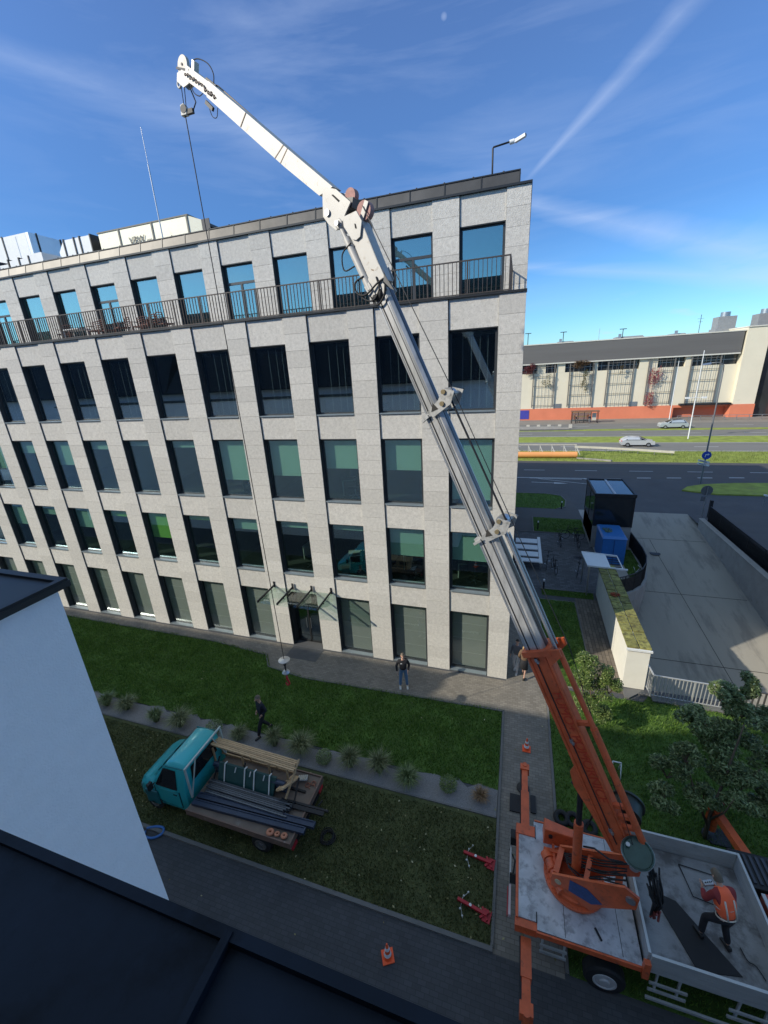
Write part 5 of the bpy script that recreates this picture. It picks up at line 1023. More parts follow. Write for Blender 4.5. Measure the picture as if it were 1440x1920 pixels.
def person(label,loc,rz,pose,top,bottom,shoe,hair,scale=1.0,sleeve=True,skirt=None,longhair=False,vest=None,beard=False,legs_bare=False,holds=None,cut=.6):
    J={k:Vector(v) for k,v in JD.items()}
    for k,v in pose.items(): J[k]=Vector(v)
    t=thing('person',label,'person')
    hd=J['head']; nk=J['neck']; up=(hd-nk).normalized()
    face=pose.get('_face',Vector((0,1,0))) if '_face' in pose else Vector((0,1,0)); J.pop('_face',None)
    face=(face-up*face.dot(up)).normalized(); side_=face.cross(up).normalized()
    ex=MB()
    # head as a shaped ellipsoid of rings around the up axis, with nose and ears
    n=16;m_=12; vs=[];fs=[]
    for i in range(m_+1):
        th=PI*i/m_; 
        for k in range(n):
            a=2*PI*k/n; rx=.075*math.sin(th); ry=.095*math.sin(th); z=.118*math.cos(th)
            jaw=1-.22*max(0,-math.cos(th)); vs.append(hd+side_*(rx*math.cos(a)*jaw)+face*(ry*math.sin(a)*jaw+.01)+up*z)
    for i in range(m_):
        for k in range(n): fs.append((i*n+k,(i+1)*n+k,(i+1)*n+(k+1)%n,i*n+(k+1)%n))
    ex.add(vs,fs,True)
    ex.tube(hd+face*.085+up*.02,hd+face*.125-up*.025,.012,8,.02); 
    for s in (-1,1): ex.ball(tuple(hd+side_*(s*.078)),.014,.02,.03)
    for S_ in 'LR':
        el,wr=J['el'+S_],J['wr'+S_]; d=(wr-el).normalized(); pl=wr+d*.09
        s0=d.cross(Vector((1,0,0)) if abs(d.x)<.8 else Vector((0,1,0))).normalized(); nrm=d.cross(s0)
        ex.hexa([wr-s0*.025-nrm*.014,wr+s0*.025-nrm*.014,pl+s0*.04-nrm*.012,pl-s0*.04-nrm*.012,wr-s0*.025+nrm*.014,wr+s0*.025+nrm*.014,pl+s0*.04+nrm*.012,pl-s0*.04+nrm*.012])
        for f,(o_,l) in enumerate(((-.03,.07),(-.01,.08),(.01,.075),(.03,.058))):
            q=pl+s0*o_; ex.path([q-d*.01,q+d*l*.5+nrm*.008,q+d*l*.85+nrm*.03],[.0095,.0085,.007],6)
        q=wr+d*.03+s0*.032; ex.path([q,q+s0*.03+d*.03,q+s0*.035+d*.055+nrm*.01],[.011,.01,.008],6)
    jj=dict(J); jj['palmL']=J['wrL']; jj['palmR']=J['wrR']
    E_=[('pelvis','belly'),('belly','chest'),('chest','neck'),('neck','head'),('chest','shL'),('shL','elL'),('elL','wrL'),('chest','shR'),('shR','elR'),('elR','wrR'),('pelvis','hipL'),('hipL','knL'),('knL','anL'),('pelvis','hipR'),('hipR','knR'),('knR','anR')]
    Rr=dict(pelvis=.12,belly=.12,chest=.13,neck=.05,head=.06,shL=.05,elL=.037,wrL=.027,shR=.05,elR=.037,wrR=.027,hipL=.075,knL=.05,anL=.036,hipR=.075,knR=.05,anR=.036)
    skinmesh('body',J,E_,Rr,SKIN,t,2,ex)
    # jacket
    Er=[('pelvis','belly'),('belly','chest'),('chest','neck2'),('chest','shL'),('shL','elL'),('elL','cuL'),('chest','shR'),('shR','elR'),('elR','cuR')]
    J2=dict(J); J2['neck2']=J['neck']-up*.02; J2['cuL']=J['elL'].lerp(J['wrL'],.93 if sleeve else .2); J2['cuR']=J['elR'].lerp(J['wrR'],.93 if sleeve else .2)
    R2=dict(pelvis=(.165,.13),belly=(.165,.14),chest=(.175,.15),neck2=.075,shL=.075,elL=.058,cuL=.045,shR=.075,elR=.058,cuR=.045)
    skinmesh('jacket',J2,Er,R2,top,t)
    if vest:
        J3={k:J2[k] for k in J2}; J3['shL']=J['chest'].lerp(J['shL'],.8); J3['shR']=J['chest'].lerp(J['shR'],.8)
        vo=skinmesh('hi_vis_vest',J3,[('pelvis','belly'),('belly','chest'),('chest','neck2'),('chest','shL'),('chest','shR')],dict(pelvis=(.185,.155),belly=(.185,.165),chest=(.195,.175),neck2=.09,shL=.10,shR=.10),vest,t)
        bz=MB(); bd=(J['chest']-J['pelvis']); cx=J['pelvis']; 
        for q_ in (.1,.55):
            c=J['pelvis']+bd*q_; ring=[c+side_*(.178*math.cos(a))+bd.cross(side_).normalized()*(.152*math.sin(a)) for a in [2*PI*k/20 for k in range(21)]]; bz.path(ring,.013,6)
        c0,c1=J['pelvis']+bd*.1,J['chest']; b_=bd.cross(side_).normalized()
        for s_ in (-.09,.09): 
            for q2 in (1,-1): bz.path([c0+side_*s_+b_*.145*q2,c0.lerp(c1,.5)+side_*s_+b_*.155*q2,c1+side_*s_+b_*.15*q2],.016,6)
        bz.build('reflective_strip',mat('strip_silver',(.6,.58,.5),.4,.2),vo)
    if skirt: 
        pv=J['pelvis']; a_=(J['knL']+J['knR'])/2; ln=.42; m=MB(); vs=[]; k=16
        for q,rx,ry in ((.08,.15,.12),(-.1,.17,.14),(-ln,.19,.15)): vs+=[pv+Vector((rx*math.cos(2*PI*i/k),ry*math.sin(2*PI*i/k),q)) for i in range(k)]
        m.add(vs,[(r*k+i,r*k+(i+1)%k,(r+1)*k+(i+1)%k,(r+1)*k+i) for r in range(2) for i in range(k)]+[tuple(range(k)),tuple(2*k+i for i in range(k))[::-1]],True); m.build('skirt',skirt,t,local=True)
    if not legs_bare:
        J4=dict(J); J4['aL']=J['knL'].lerp(J['anL'],.93); J4['aR']=J['knR'].lerp(J['anR'],.93)
        skinmesh('trousers',J4,[('belly','pelvis'),('pelvis','hipL'),('hipL','knL'),('knL','aL'),('pelvis','hipR'),('hipR','knR'),('knR','aR')],dict(belly=(.12,.1),pelvis=(.14,.125),hipL=.095,knL=.072,aL=.06,hipR=.095,knR=.072,aR=.06),bottom,t)
    for S_ in 'LR':
        an=J['an'+S_]; fd=pose.get('_foot',Vector((0,1,0))); m=MB(); p=an-Vector((0,0,.045)); sd=Vector((fd.y,-fd.x,0)).normalized()*.045
        m.hexa([p-sd-fd*.08-Vector((0,0,.035)),p+sd-fd*.08-Vector((0,0,.035)),p+sd+fd*.17-Vector((0,0,.035)),p-sd+fd*.17-Vector((0,0,.035)),p-sd*.8-fd*.07+Vector((0,0,.06)),p+sd*.8-fd*.07+Vector((0,0,.06)),p+sd*.8+fd*.14+Vector((0,0,.01)),p-sd*.8+fd*.14+Vector((0,0,.01))]); m.build('shoe',shoe,t,bevel=.02,local=True)
    # hair cap
    m=MB(); vs=[];fs=[];n=16;mm=7
    for i in range(mm+1):
        th=PI*(cut)*i/mm
        for k in range(n):
            a=2*PI*k/n; lim=1.0
            z=.134*math.cos(th) ; fr=math.sin(a)
            if fr>.2 and th>PI*.33: z=max(z,.05+.02*fr)
            rx=.085*math.sin(min(th,PI/2+.2)); ry=.103*math.sin(min(th,PI/2+.2)); vs.append(hd+side_*rx*math.cos(a)+face*(ry*math.sin(a)+.003)+up*z)
    for i in range(mm):
        for k in range(n): fs.append((i*n+k,(i+1)*n+k,(i+1)*n+(k+1)%n,i*n+(k+1)%n))
    m.add(vs,fs,True); 
    if longhair:
        for k in range(-3,4): a=-PI/2+k*.33; q=hd+side_*.075*math.cos(a)+face*.09*math.sin(a); m.path([q+up*.04,q-up*.08-face*.01,q-up*.22-face*.02,q-up*.30],[.035,.035,.03,.012],6)
    m.build('hair',hair,t,local=True)
    m=MB()
    for s in (-1,1): m.ball(tuple(hd+side_*(s*.03)+face*.098+up*.018),.009,.009,.007,8,6)
    m.tube(hd-side_*.022+face*.099-up*.055,hd+side_*.022+face*.099-up*.055,.004,6)
    m.build('face_features',mat('feature_dark',(.08,.03,.025),.6),t,local=True)
    t.location=loc; t.rotation_euler=(0,0,rz); t.scale=(scale,)*3
    return t
BLK=cloth('cloth_black',(.018,.018,.022)); JEAN=cloth('cloth_denim',(.12,.22,.36)); DBROWN=cloth('cloth_brown',(.05,.035,.03)); WHITEC=cloth('cloth_white',(.6,.6,.6)); NAVYC=cloth('cloth_navy',(.015,.018,.03)); BROWNC=cloth('cloth_tan',(.16,.10,.06)); VEST=mat('vest_orange',(1.0,.15,.05),.6,var=.06,scale=8,bump=.3,bscale=12); GREYC=cloth('cloth_grey',(.16,.16,.17))
SHW=mat('shoe_white',(.7,.68,.62),.6); SHB=mat('shoe_black',(.02,.02,.02),.5)
p1=person('man in black fleece and blue jeans standing on the sunlit pavement before the facade',(-1.76,-1.55,.01),PI+.35,dict(elL=(-.27,-.02,1.16),wrL=(-.20,.12,.95),elR=(.28,-.02,1.16),wrR=(.27,.1,.92),anL=(-.15,.02,.08),anR=(.16,0,.08),knL=(-.12,.03,.5),knR=(.13,.03,.5),belly=(0,.03,1.1)),BLK,JEAN,SHW,HAIRG,1.0)
m=MB(); m.box(.04,.12,.155,.165,1.36,1.385); o=m.build('chest_badge',WHITEP,p1,local=True)
p2=person('man in dark jacket and black trousers walking at the gravel bed beside the teal truck',(-6.42,-5.25,.02),-.5+PI,dict(head=(0,.03,1.66),anL=(-.09,.30,.10),knL=(-.09,.2,.52),anR=(.1,-.28,.08),knR=(.1,.0,.5),elL=(-.25,-.08,1.17),wrL=(-.16,.06,1.0),elR=(.25,-.06,1.17),wrR=(.18,.08,1.0)),NAVYC,BLK,SHB,HAIRG,1.04)
p3=person('woman with long blond hair, brown jacket and dark skirt walking past the building corner',(3.22,.30,.01),-.25,dict(anL=(-.07,.2,.09),knL=(-.08,.16,.5),anR=(.07,-.2,.1),knR=(.08,-.02,.5),elL=(-.23,-.06,1.16),wrL=(-.22,.1,.95),elR=(.23,.03,1.16),wrR=(.2,.2,1.0)),BROWNC,BLK,SHB,HAIRB,.95,longhair=True,skirt=BLK,legs_bare=True)
p4=person('person in grey jacket with white trousers half hidden behind the building corner',(2.90,.62,.01),2.9,dict(anL=(-.08,.18,.09),knL=(-.08,.12,.5),anR=(.08,-.12,.1)),GREYC,WHITEC,SHW,HAIR,.96)
# operator bending forward over a remote control on the truck bed
p5=person('crane operator in orange hi-vis vest bending over a remote control on the truck bed',(6.99,-8.50,1.365),.38,dict(pelvis=(0,-.08,.90),belly=(0,-.02,1.06),chest=(0,.10,1.26),neck=(0,.2,1.38),head=(0,.30,1.50),_face=Vector((0,.8,-.6)),shL=(-.19,.12,1.33),elL=(-.27,.18,1.05),wrL=(-.14,.38,1.02),shR=(.19,.12,1.33),elR=(.27,.18,1.05),wrR=(.14,.38,1.02),hipL=(-.1,-.08,.87),hipR=(.1,-.08,.87),knL=(-.16,.16,.50),anL=(-.22,.10,.08),knR=(.13,.0,.47),anR=(.16,-.14,.08)),mat('cloth_red',(.25,.03,.03),.8),BLK,SHB,HAIRG,1.03,vest=VEST,cut=.7)
t=thing('remote_control','white crane remote control held by the operator on the truck bed','remote control')
m=MB(); m.box(-.10,.10,-.05,.05,0,.07); m.build('case',STEEL,t,bevel=.015)
m=MB(); 
for k in range(4): m.tube((-.07+k*.045,0,.07),(-.07+k*.045,0,.11),.008,6)
m.build('lever',BLACKM,t); t.location=(6.82,-8.10,2.43); t.rotation_euler=(.2,0,.38)
# ------------------------------------------------------------------ gravel bed plants
def tuft(n,h,sp,m,seed):
    r=random.Random(seed); v=MB()
    for k in range(n):
        a=r.uniform(0,2*PI); rr_=r.uniform(0,.10); L=h*r.uniform(.6,1.1); out=sp*r.uniform(.15,1.0); x,y=math.cos(a)*rr_,math.sin(a)*rr_; wd=r.uniform(.004,.009); px,py=-math.sin(a)*wd,math.cos(a)*wd
        p1=(x+math.cos(a)*out*.45,y+math.sin(a)*out*.45,L*.75); p2=(x+math.cos(a)*out,y+math.sin(a)*out,L*r.uniform(.55,1.0))
        v.add([(x-px,y-py,0),(x+px,y+py,0),(p1[0]+px,p1[1]+py,p1[2]),(p1[0]-px,p1[1]-py,p1[2]),p2],[(0,1,2,3),(3,2,4)])
    return v
TP=[(-14.1,-5.75,.5,'leftmost grass tuft against the white wing at the gravel bed'),(-13.0,-5.7,.5,'second grass tuft from the left, next to pale gravel'),(-11.2,-5.9,.55,'grass tuft above the windscreen of the teal truck, left one of a pair'),(-10.0,-5.85,.6,'lighter grass tuft above the cab of the teal truck'),(-7.25,-5.75,.42,'small pale grass tuft left of the walking man'),(-5.75,-5.65,.6,'broad grass tuft right of the walking man'),(-4.6,-5.65,.6,'yellowish grass tuft above the timber load'),(-2.62,-5.72,.62,'dense grass tuft level with the tail of the teal truck'),(-1.55,-5.65,.66,'largest pale grass tuft in the middle of the gravel bed'),(-.5,-5.8,.45,'darker low grass tuft right of the largest one')]
for i,(x,y,h,lb) in enumerate(TP):
    o=tuft(620,h*1.15,h*(1.0+.25*math.sin(i*2.3)),TUFTM,i).build('grass_tuft',TUFTM if i not in (0,2,9) else LEAFO,fix=False); o.location=(x,y,.01); o.rotation_euler=(0,0,i); tag(o,lb,'ornamental grass','ornamental grass tufts in the gravel bed')
o=tuft(420,.34,.34,TUFTB,77).build('grass_tuft',TUFTB,fix=False); o.location=(1.9,-5.72,.01); tag(o,'round straw brown grass tuft at the right end of the gravel bed','ornamental grass','ornamental grass tufts in the gravel bed')
def leaves(v,c,rad,n,size,r,flat=.8,ax=None):
    for k in range(n):
        while True:
            p=Vector((r.uniform(-1,1),r.uniform(-1,1),r.uniform(-1,1)))
            if p.length<1: break
        p=p*(p.length**-.35 if p.length>.05 else 1); p=Vector((c[0]+p.x*rad[0],c[1]+p.y*rad[1],c[2]+p.z*rad[2])); s=size*r.uniform(.6,1.25)
        d=Vector((r.uniform(-1,1),r.uniform(-1,1),r.uniform(-.6,.35))).normalized(); sd=d.cross(Vector((r.uniform(-.5,.5),r.uniform(-.5,.5),1))).normalized(); up=sd.cross(d)
        v.add([p-d*s*.5,p-sd*s*.19+up*s*.04,p+d*s*.5-up*s*.08,p+sd*s*.19+up*s*.04],[(0,1,2,3)])
for i,(x,y,s,lb,mm) in enumerate([(-8.4,-5.75,.34,'dark green low shrub between tufts behind the truck cab',LEAFO),(-3.6,-5.8,.30,'dark low shrub in the gravel between two tufts above the timber',LEAFO),(.85,-5.65,.30,'bright green low shrub near the right end of the gravel bed',LEAF)]):
    v=MB(); r=random.Random(i); leaves(v,(0,0,s*.8),(s,s,s*.8),700,.07,r); o=v.build('shrub',mm,fix=False); o.location=(x,y,0); tag(o,lb,'shrub','low shrubs in the gravel bed')
def tree(name,label,base,stems,blobs,lm,n,size,seed,group):
    t=thing(name,label,'tree',base,0,group); r=random.Random(seed); b=MB()
    for pts,r0 in stems:
        k=len(pts); b.path([Vector(base)+Vector(p) for p in pts],[r0*(1-.75*i/(k-1)) for i in range(k)],7)
    tw=MB(); lv=MB()
    for (c,rd) in blobs:
        C_=Vector(base)+Vector(c)
        for q in range(7):
            d=Vector((r.uniform(-1,1),r.uniform(-1,1),r.uniform(-.3,1))).normalized(); e=C_+Vector((d.x*rd[0],d.y*rd[1],d.z*rd[2]))
            s_=C_-Vector((0,0,rd[2]*.8)); mid=(s_+e)/2+Vector((0,0,.05)); b.path([s_,mid,e],[.018,.012,.005],5)
            leaves(lv,tuple(e*.75+C_*.25),(rd[0]*.5,rd[1]*.5,rd[2]*.5),n//7,size,r)
    b.build('trunk',BARK,t); lv.build('crown',lm,t,fix=False); return t
tree('young_tree','small light green tree between the orange boom and the white moss topped wall',(5.5,-1.95,0),[([(0,0,0),(.05,.02,.7),(0,.05,1.4),(-.1,.1,2.4)],.05),([(0,0,.6),(.3,.1,1.3),(.5,.1,1.9)],.03),([(0,0,.7),(-.3,-.1,1.5),(-.4,0,2.2)],.03)],
 [((-.25,.1,2.9),(.35,.4,.4)),((.2,.1,2.6),(.4,.4,.35)),((.55,.0,2.1),(.4,.4,.4)),((-.35,0,2.2),(.35,.4,.4)),((.1,.1,1.7),(.55,.4,.45)),((-.1,-.1,1.2),(.45,.4,.4)),((.35,-.1,.85),(.35,.35,.35))],LEAF,1100,.10,3,'young trees on the right lawn')
tree('young_tree','large loose tree with drooping narrow leaves in front of the ramp fence',(8.15,-5.2,0),[([(0,0,0),(0,.05,.9),(.1,.1,1.9),(.2,.2,3.0),(.3,.3,4.0)],.06),([(0,0,.5),(-.4,.2,1.4),(-.7,.4,2.4)],.04),([(0,.1,.8),(.5,.2,1.6),(1.0,.4,2.6)],.04),([(0,.1,.6),(.1,-.3,1.5),(.1,-.5,2.3)],.035)],
 [((-1.0,.5,1.7),(.45,.4,.35)),((-1.15,.1,1.1),(.4,.4,.3)),((1.35,.2,1.4),(.5,.4,.3)),((1.5,.9,2.4),(.5,.4,.35)),((-.5,.9,3.3),(.4,.4,.3)),((1.3,1.4,3.3),(.45,.4,.3)),((-.55,.6,2.0),(.5,.45,.35)),((-.75,.3,2.6),(.3,.3,.3)),((.1,.9,3.0),(.45,.4,.4)),((.55,1.0,3.6),(.4,.4,.4)),((.25,1.3,4.0),(.35,.4,.35)),((.8,1.2,2.9),(.4,.4,.3)),((.9,1.8,4.1),(.3,.4,.3)),((.3,.3,2.2),(.45,.4,.35)),((.7,.2,2.3),(.5,.3,.25)),((1.1,.6,1.8),(.4,.35,.3)),((-.2,.1,1.4),(.4,.35,.3)),((.15,.5,2.6),(.5,.4,.35)),((-.3,1.2,3.1),(.35,.4,.35)),((.45,-.25,1.9),(.4,.3,.3))],LEAFO,1000,.13,8,'young trees on the right lawn')
v=MB(); r=random.Random(4); leaves(v,(3.3,-11.4,.15),(.35,.25,.15),500,.09,r); tag(v.build('shrub',LEAFO,fix=False),'low leafy weed patch at the bottom edge below the near outrigger','shrub')
# bright uncut grass at the wall foot
# ------------------------------------------------------------------ moss topped wall and ramp fences
t=thing('garden_wall','thick white painted wall with mossy slab top beside the ramp','wall',(7.6,.8,0))
m=MB(); m.prism([(7.18,.72),(8.0,.72),(8.05,8.4),(7.3,8.4)],-.1,1.93); m.build('wall',WHITEW,t)
m=MB(); r=random.Random(2)
for i in range(13):
    for k in range(2):
        y0=.74+i*.585; x0=7.14+k*.46; m.box(x0+.02,x0+.44,y0+.03,y0+.56,1.932,1.985+r.uniform(0,.035))
sl=m.build('top_slab',MOSS,t,bevel=.01); m=MB(); m.box(7.13,8.06,.66,.735,1.87,1.95); m.build('edge_trim',WHITEP,t)
m=MB(); leaves(m,(7.45,4.9,2.06),(.22,.2,.05),160,.09,r); o=m.build('leaf_heap',mat('leaf_red',(.38,.07,.03),.7,island=.4),fix=False); tag(o,'small heap of fallen red leaves on the mossy wall top','leaves')
def bars(t,pts,h,sp,r0,m,z0=0,top=.05,posts=2.0):
    b=MB(); L=0
    for p,q in zip(pts[:-1],pts[1:]):
        p=Vector(p);q=Vector(q);d=(q-p).length;n=max(1,int(d/sp))
        for i in range(n): c=p.lerp(q,i/n); b.box(c.x-r0,c.x+r0,c.y-r0,c.y+r0,z0+.08,z0+h)
    b.build('balusters',m,t)
    b=MB()
    for p,q in zip(pts[:-1],pts[1:]): 
        b.bar((*p,z0+h),(*q,z0+h),top,.035); b.bar((*p,z0+.08),(*q,z0+.08),.03,.03)
        b.bar((*p,z0),(*p,z0+h),.05,.05)
    b.bar((*pts[-1],z0),(*pts[-1],z0+h),.05,.05); b.build('handrail',m,t)
FENW=mat('fence_galv',(.50,.50,.48),.5,.3)
t=thing('ramp_railing','grey galvanised bar railing along the lower end of the ramp','railing',(8.1,.2,0)); bars(t,[(8.05,.95),(8.1,.28),(9.5,.24),(10.9,.20)],1.05,.12,.013,FENW,.09)
t=thing('ramp_railing','darker bar railing behind the large tree at the right end of the ramp','railing',(10.9,.2,0)); bars(t,[(11.0,.19),(12.4,.15),(13.8,.1),(15.2,.05)],1.05,.16,.022,mat('fence_dark',(.09,.085,.08),.5,.3),.09)
t=thing('curved_fence','tall black bar fence curving along the ramp edge behind the blue container','fence',(10.6,12,0))
CF=[(10.55,16.4),(10.62,14.8),(10.68,13.2),(10.6,11.9),(10.35,10.9),(9.95,10.0),(9.4,9.3),(8.8,8.8),(8.25,8.45)]
bars(t,CF,1.15,.10,.016,BLACKM,0)
b=MB()
for p,q in zip(CF[:-1],CF[1:]):
    b.bar((*p,.55),(*q,.55),.012,.85)
b.build('mesh_panel',mat('fence_mesh_black',(.015,.017,.02),.6),t)
b=MB()
for p,q in zip(CF[:-1],CF[1:]): b.bar((p[0]+.08,p[1]-.05,-.6),(q[0]+.08,q[1]-.05,-.6),.14,1.3)
tag(b.build('retaining_wall',CONC),'curved concrete retaining wall under the black curved fence','retaining wall')
b=MB(); b.box(16.7,17.0,.9,21.6,-3.4,.42); b.box(16.66,17.04,.9,21.62,.42,.50); tag(b.build('retaining_wall',CONC),'long stained concrete wall along the right side of the ramp','retaining wall')
t=thing('ramp_fence','long black bar fence on top of the right hand concrete ramp wall','fence',(17.2,12,.3))
pts=[(17.25,21.5-i*2.06) for i in range(11)]; bars(t,pts,1.5,.12,.018,BLACKM,.05)
b=MB(); b.box(17.3,17.312,.95,21.4,.35,1.3); b.build('mesh_panel',mat('fence_mesh_black',(.015,.017,.02),.6),t)
# ------------------------------------------------------------------ kiosk, container, bike yard
t=thing('stair_kiosk','dark glazed kiosk on a concrete base with glass roof beside the asphalt lane','kiosk',(9.2,17,0))
KX0,KX1,KY0,KY1=7.92,10.42,15.45,19.6
b=MB(); b.prism([(KX0,KY0),(KX1,KY0),(KX1,KY1),(KX0,KY1)],0,1.7); b.build('base',CONC,t,bevel=.01)
b=MB(); 
for x in (KX0-.02,KX1-.06): 
    for y in (KY0-.02,KY1-.06,(KY0+KY1)/2): b.box(x,x+.08,y,y+.08,1.7,3.9)
for (x0,x1,y0,y1) in ((KX0-.06,KX1+.06,KY0-.06,KY0+.06),(KX0-.06,KX1+.06,KY1-.06,KY1+.06),(KX0-.06,KX0+.06,KY0+.06,KY1-.06),(KX1-.06,KX1+.06,KY0+.06,KY1-.06)): b.box(x0,x1,y0,y1,3.9,4.12)
b.box(KX0-.03,KX1+.03,KY0-.03,KY0+.03,1.7,1.76); b.build('frame',BLACKM,t)
b=MB(); b.box(KX0+.03,KX1-.03,KY0,KY0+.02,1.76,3.9); b.box(KX0,KX0+.02,KY0+.03,KY1-.03,.3,3.9); b.box(KX1-.02,KX1,KY0+.03,KY1-.03,1.7,3.9); b.build('glazing',mat('kiosk_glass',(.02,.025,.03),.06,spec=.7),t)
b=MB(); b.box(KX0+.07,KX1-.07,KY0+.07,KY1-.07,4.0,4.05); rf=b.build('glass_roof',mat('roof_glass_grey',(.10,.12,.14),.12,.3),t)
b=MB(); b.box((KX0+KX1)/2-.08,(KX0+KX1)/2+.08,KY0+.08,KY1-.08,4.052,4.09); b.build('glazing_bar',mat('bar_pale',(.45,.47,.5),.4,.4),rf)
t=thing('storage_container','bright blue steel storage container in front of the glazed kiosk','container',(8.9,13,0))
b=MB(); b.box(8.15,9.55,12.55,15.0,.08,1.9); b.build('body',BLUEC,t,bevel=.03)
b=MB(); b.hexa([(8.1,12.5,1.9),(9.6,12.5,1.9),(9.6,15.05,1.9),(8.1,15.05,1.9),(8.2,12.7,2.02),(9.5,12.7,2.02),(9.5,14.9,2.02),(8.2,14.9,2.02)]); li=b.build('lid',BLUEC,t,bevel=.02)
b=MB(); r=random.Random(6); leaves(b,(8.6,13.8,2.06),(.3,.5,.03),150,.12,r); o=b.build('leaf_litter',LEAFO,fix=False); tag(o,'scattered leaves lying on the blue container lid','leaves')
b=MB(); b.box(8.3,9.4,12.52,12.548,.4,.45); b.box(8.82,8.86,12.52,12.548,.1,1.85); b.build('door_seam',mat('seam_blue',(.02,.09,.28),.5),t)
t=thing('slatted_screen','white slatted bench like screen at the left of the bicycle yard','bench',(3.6,13,0))
b=MB(); b.box(2.7,4.3,10.9,11.4,.55,.62)
for k in range(3): b.box(2.7,4.2,11.75+k*1.15,12.5+k*1.15,.55,.62)
b.box(4.22,4.42,10.8,15.2,.56,.63); b.build('top_panel',WHITEP,t)
b=MB(); 
for y in (11,13,15): b.box(4.28,4.36,y,y+.08,0,.55); b.box(2.75,2.83,y,y+.08,0,.55)
b.build('leg',STEEL,t)
b=MB()
for k in range(4): b.box(2.7,4.2,11.5+k*1.15,11.66+k*1.15,.45,.55)
b.build('slat',BLACKM,t)
t=thing('white_canopy','flat white panelled canopy at the back end of the mossy wall','canopy',(7.4,9,0))
b=MB(); b.hexa([(6.6,8.0,2.0),(7.75,7.9,2.0),(7.75,9.6,2.0),(6.5,9.8,2.0),(6.6,8.0,2.06),(7.75,7.9,2.06),(7.75,9.6,2.06),(6.5,9.8,2.06)]); b.build('panel',WHITEP,t)
b=MB(); b.bar((6.6,7.97,2.04),(8.6,7.8,2.04),.07,.09); b.bar((6.5,9.82,2.04),(8.4,9.55,2.04),.07,.09); b.bar((7.76,7.9,2.0),(7.76,9.6,2.0),.06,.06); b.bar((8.4,7.85,2.0),(8.4,9.6,2.0),.05,.05); b.build('beam',WHITEP,t)
b=MB(); 
for k in range(5): y=8.15+k*.32; b.bar((7.8,y,2.0),(8.4,y,2.0),.03,.03)
b.build('rafter',BLACKM,t)
b=MB(); 
for x,y in ((6.7,8.1),(6.62,9.7)): b.box(x,x+.08,y,y+.08,0,2)
b.build('post',STEEL,t)
# bicycles
def bicycle(fm):
    t=thing('bicycle','x','bicycle')
    for y in (-.52,.52): 
        m=MB(); m.torus((0,y,.34),(1,0,0),.32,.018,28,6); wh=m.build('wheel',BLACKR,t)
        m=MB(); 
        for k in range(10): a=PI*k/10; m.tube((0,y-.31*math.cos(a),.34-.31*math.sin(a)),(0,y+.31*math.cos(a),.34+.31*math.sin(a)),.002,3)
        m.tube((-.04,y,.34),(.04,y,.34),.02,8); m.build('spokes',STEEL,wh)
    m=MB(); 
    for a,b_ in (((0,.52,.34),(0,.38,.86)),((0,.40,.78),(0,-.12,.74)),((0,.42,.7),(0,-.06,.32)),((0,-.06,.32),(0,-.16,.85)),((0,-.06,.32),(0,-.52,.34)),((0,-.14,.74),(0,-.52,.34))): m.tube(a,b_,.018,8)
    m.build('frame',fm,t)
    m=MB(); m.path([(-.28,.30,1.0),(-.1,.38,.98),(.1,.38,.98),(.28,.30,1.0)],.014,6); m.tube((0,.38,.86),(0,.38,.98),.014,6); m.build('handlebar',BLACKM,t)
    m=MB(); m.ext([(-.03,-.06,.88),(.03,-.06,.88),(.08,-.30,.89),(-.08,-.30,.89)],(0,0,.04)); m.build('saddle',BLACKR,t)
    m=MB(); m.tube((-.12,-.06,.2),(-.12,-.06,.44),.01,5); m.torus((.03,-.06,.32),(1,0,0),.08,.008,16,5); m.box(-.17,-.07,-.1,-.02,.18,.2); m.box(.07,.17,-.1,-.02,.44,.46); m.build('crank',STEEL,t)
    return t
B0=bicycle(BLACKM)
for i,(x,y,rz,lb) in enumerate([(5.85,15.6,.05,'black bicycle alone in front of the small grass rectangle'),(7.05,15.6,.1,'bicycle parked lengthwise beside the kiosk concrete base'),(6.85,16.7,1.5,'bicycle parked sideways just behind the lengthwise one by the kiosk'),(4.75,11.6,-.1,'bicycle next to the white slatted screen'),(5.15,11.0,.15,'second bicycle from the white slatted screen'),(6.6,10.9,-.2,'bicycle nearest the flat white canopy')]):
    o=B0 if i==0 else copy_tree(B0); o.location=(x,y,.01); o.rotation_euler=(0,.04,rz); o['label']=lb; o['group']='bicycles parked in the yard'
def bollard():
    t=thing('bollard_light','x','bollard'); m=MB(); m.tube((0,0,0),(0,0,.62),.05,12); m.build('post',BLACKM,t); m=MB(); m.tube((0,0,.62),(0,0,.74),.055,12); m.build('lamp_head',WHITEP,t); return t
B1=bollard()
for i,(x,y,lb) in enumerate([(6.65,23.95,'small bollard light at the corner of the farthest lawn'),(4.4,18.35,'small bollard light on the grass rectangle behind the bicycles'),(4.4,8.3,'small bollard light near the thin grass strip by the building side')]):
    o=B1 if i==0 else copy_tree(B1); o.location=(x,y,0); o['label']=lb; o['group']='bollard lights'
b=MB(); b.path([(9.9,10.8,0),(9.85,10.8,.5),(10.05,10.85,.8),(9.9,10.8,1.0)],.02,6); b.path([(9.85,10.8,.4),(9.65,10.7,.9)],.015,5); b.lathe([(0,0),(.18,0),(.05,.25),(0,.25)],(9.9,10.8,0),12); tag(b.build('tap_post',WHITEP),'small white pipe fitting standing inside the curved black fence','pipe post')
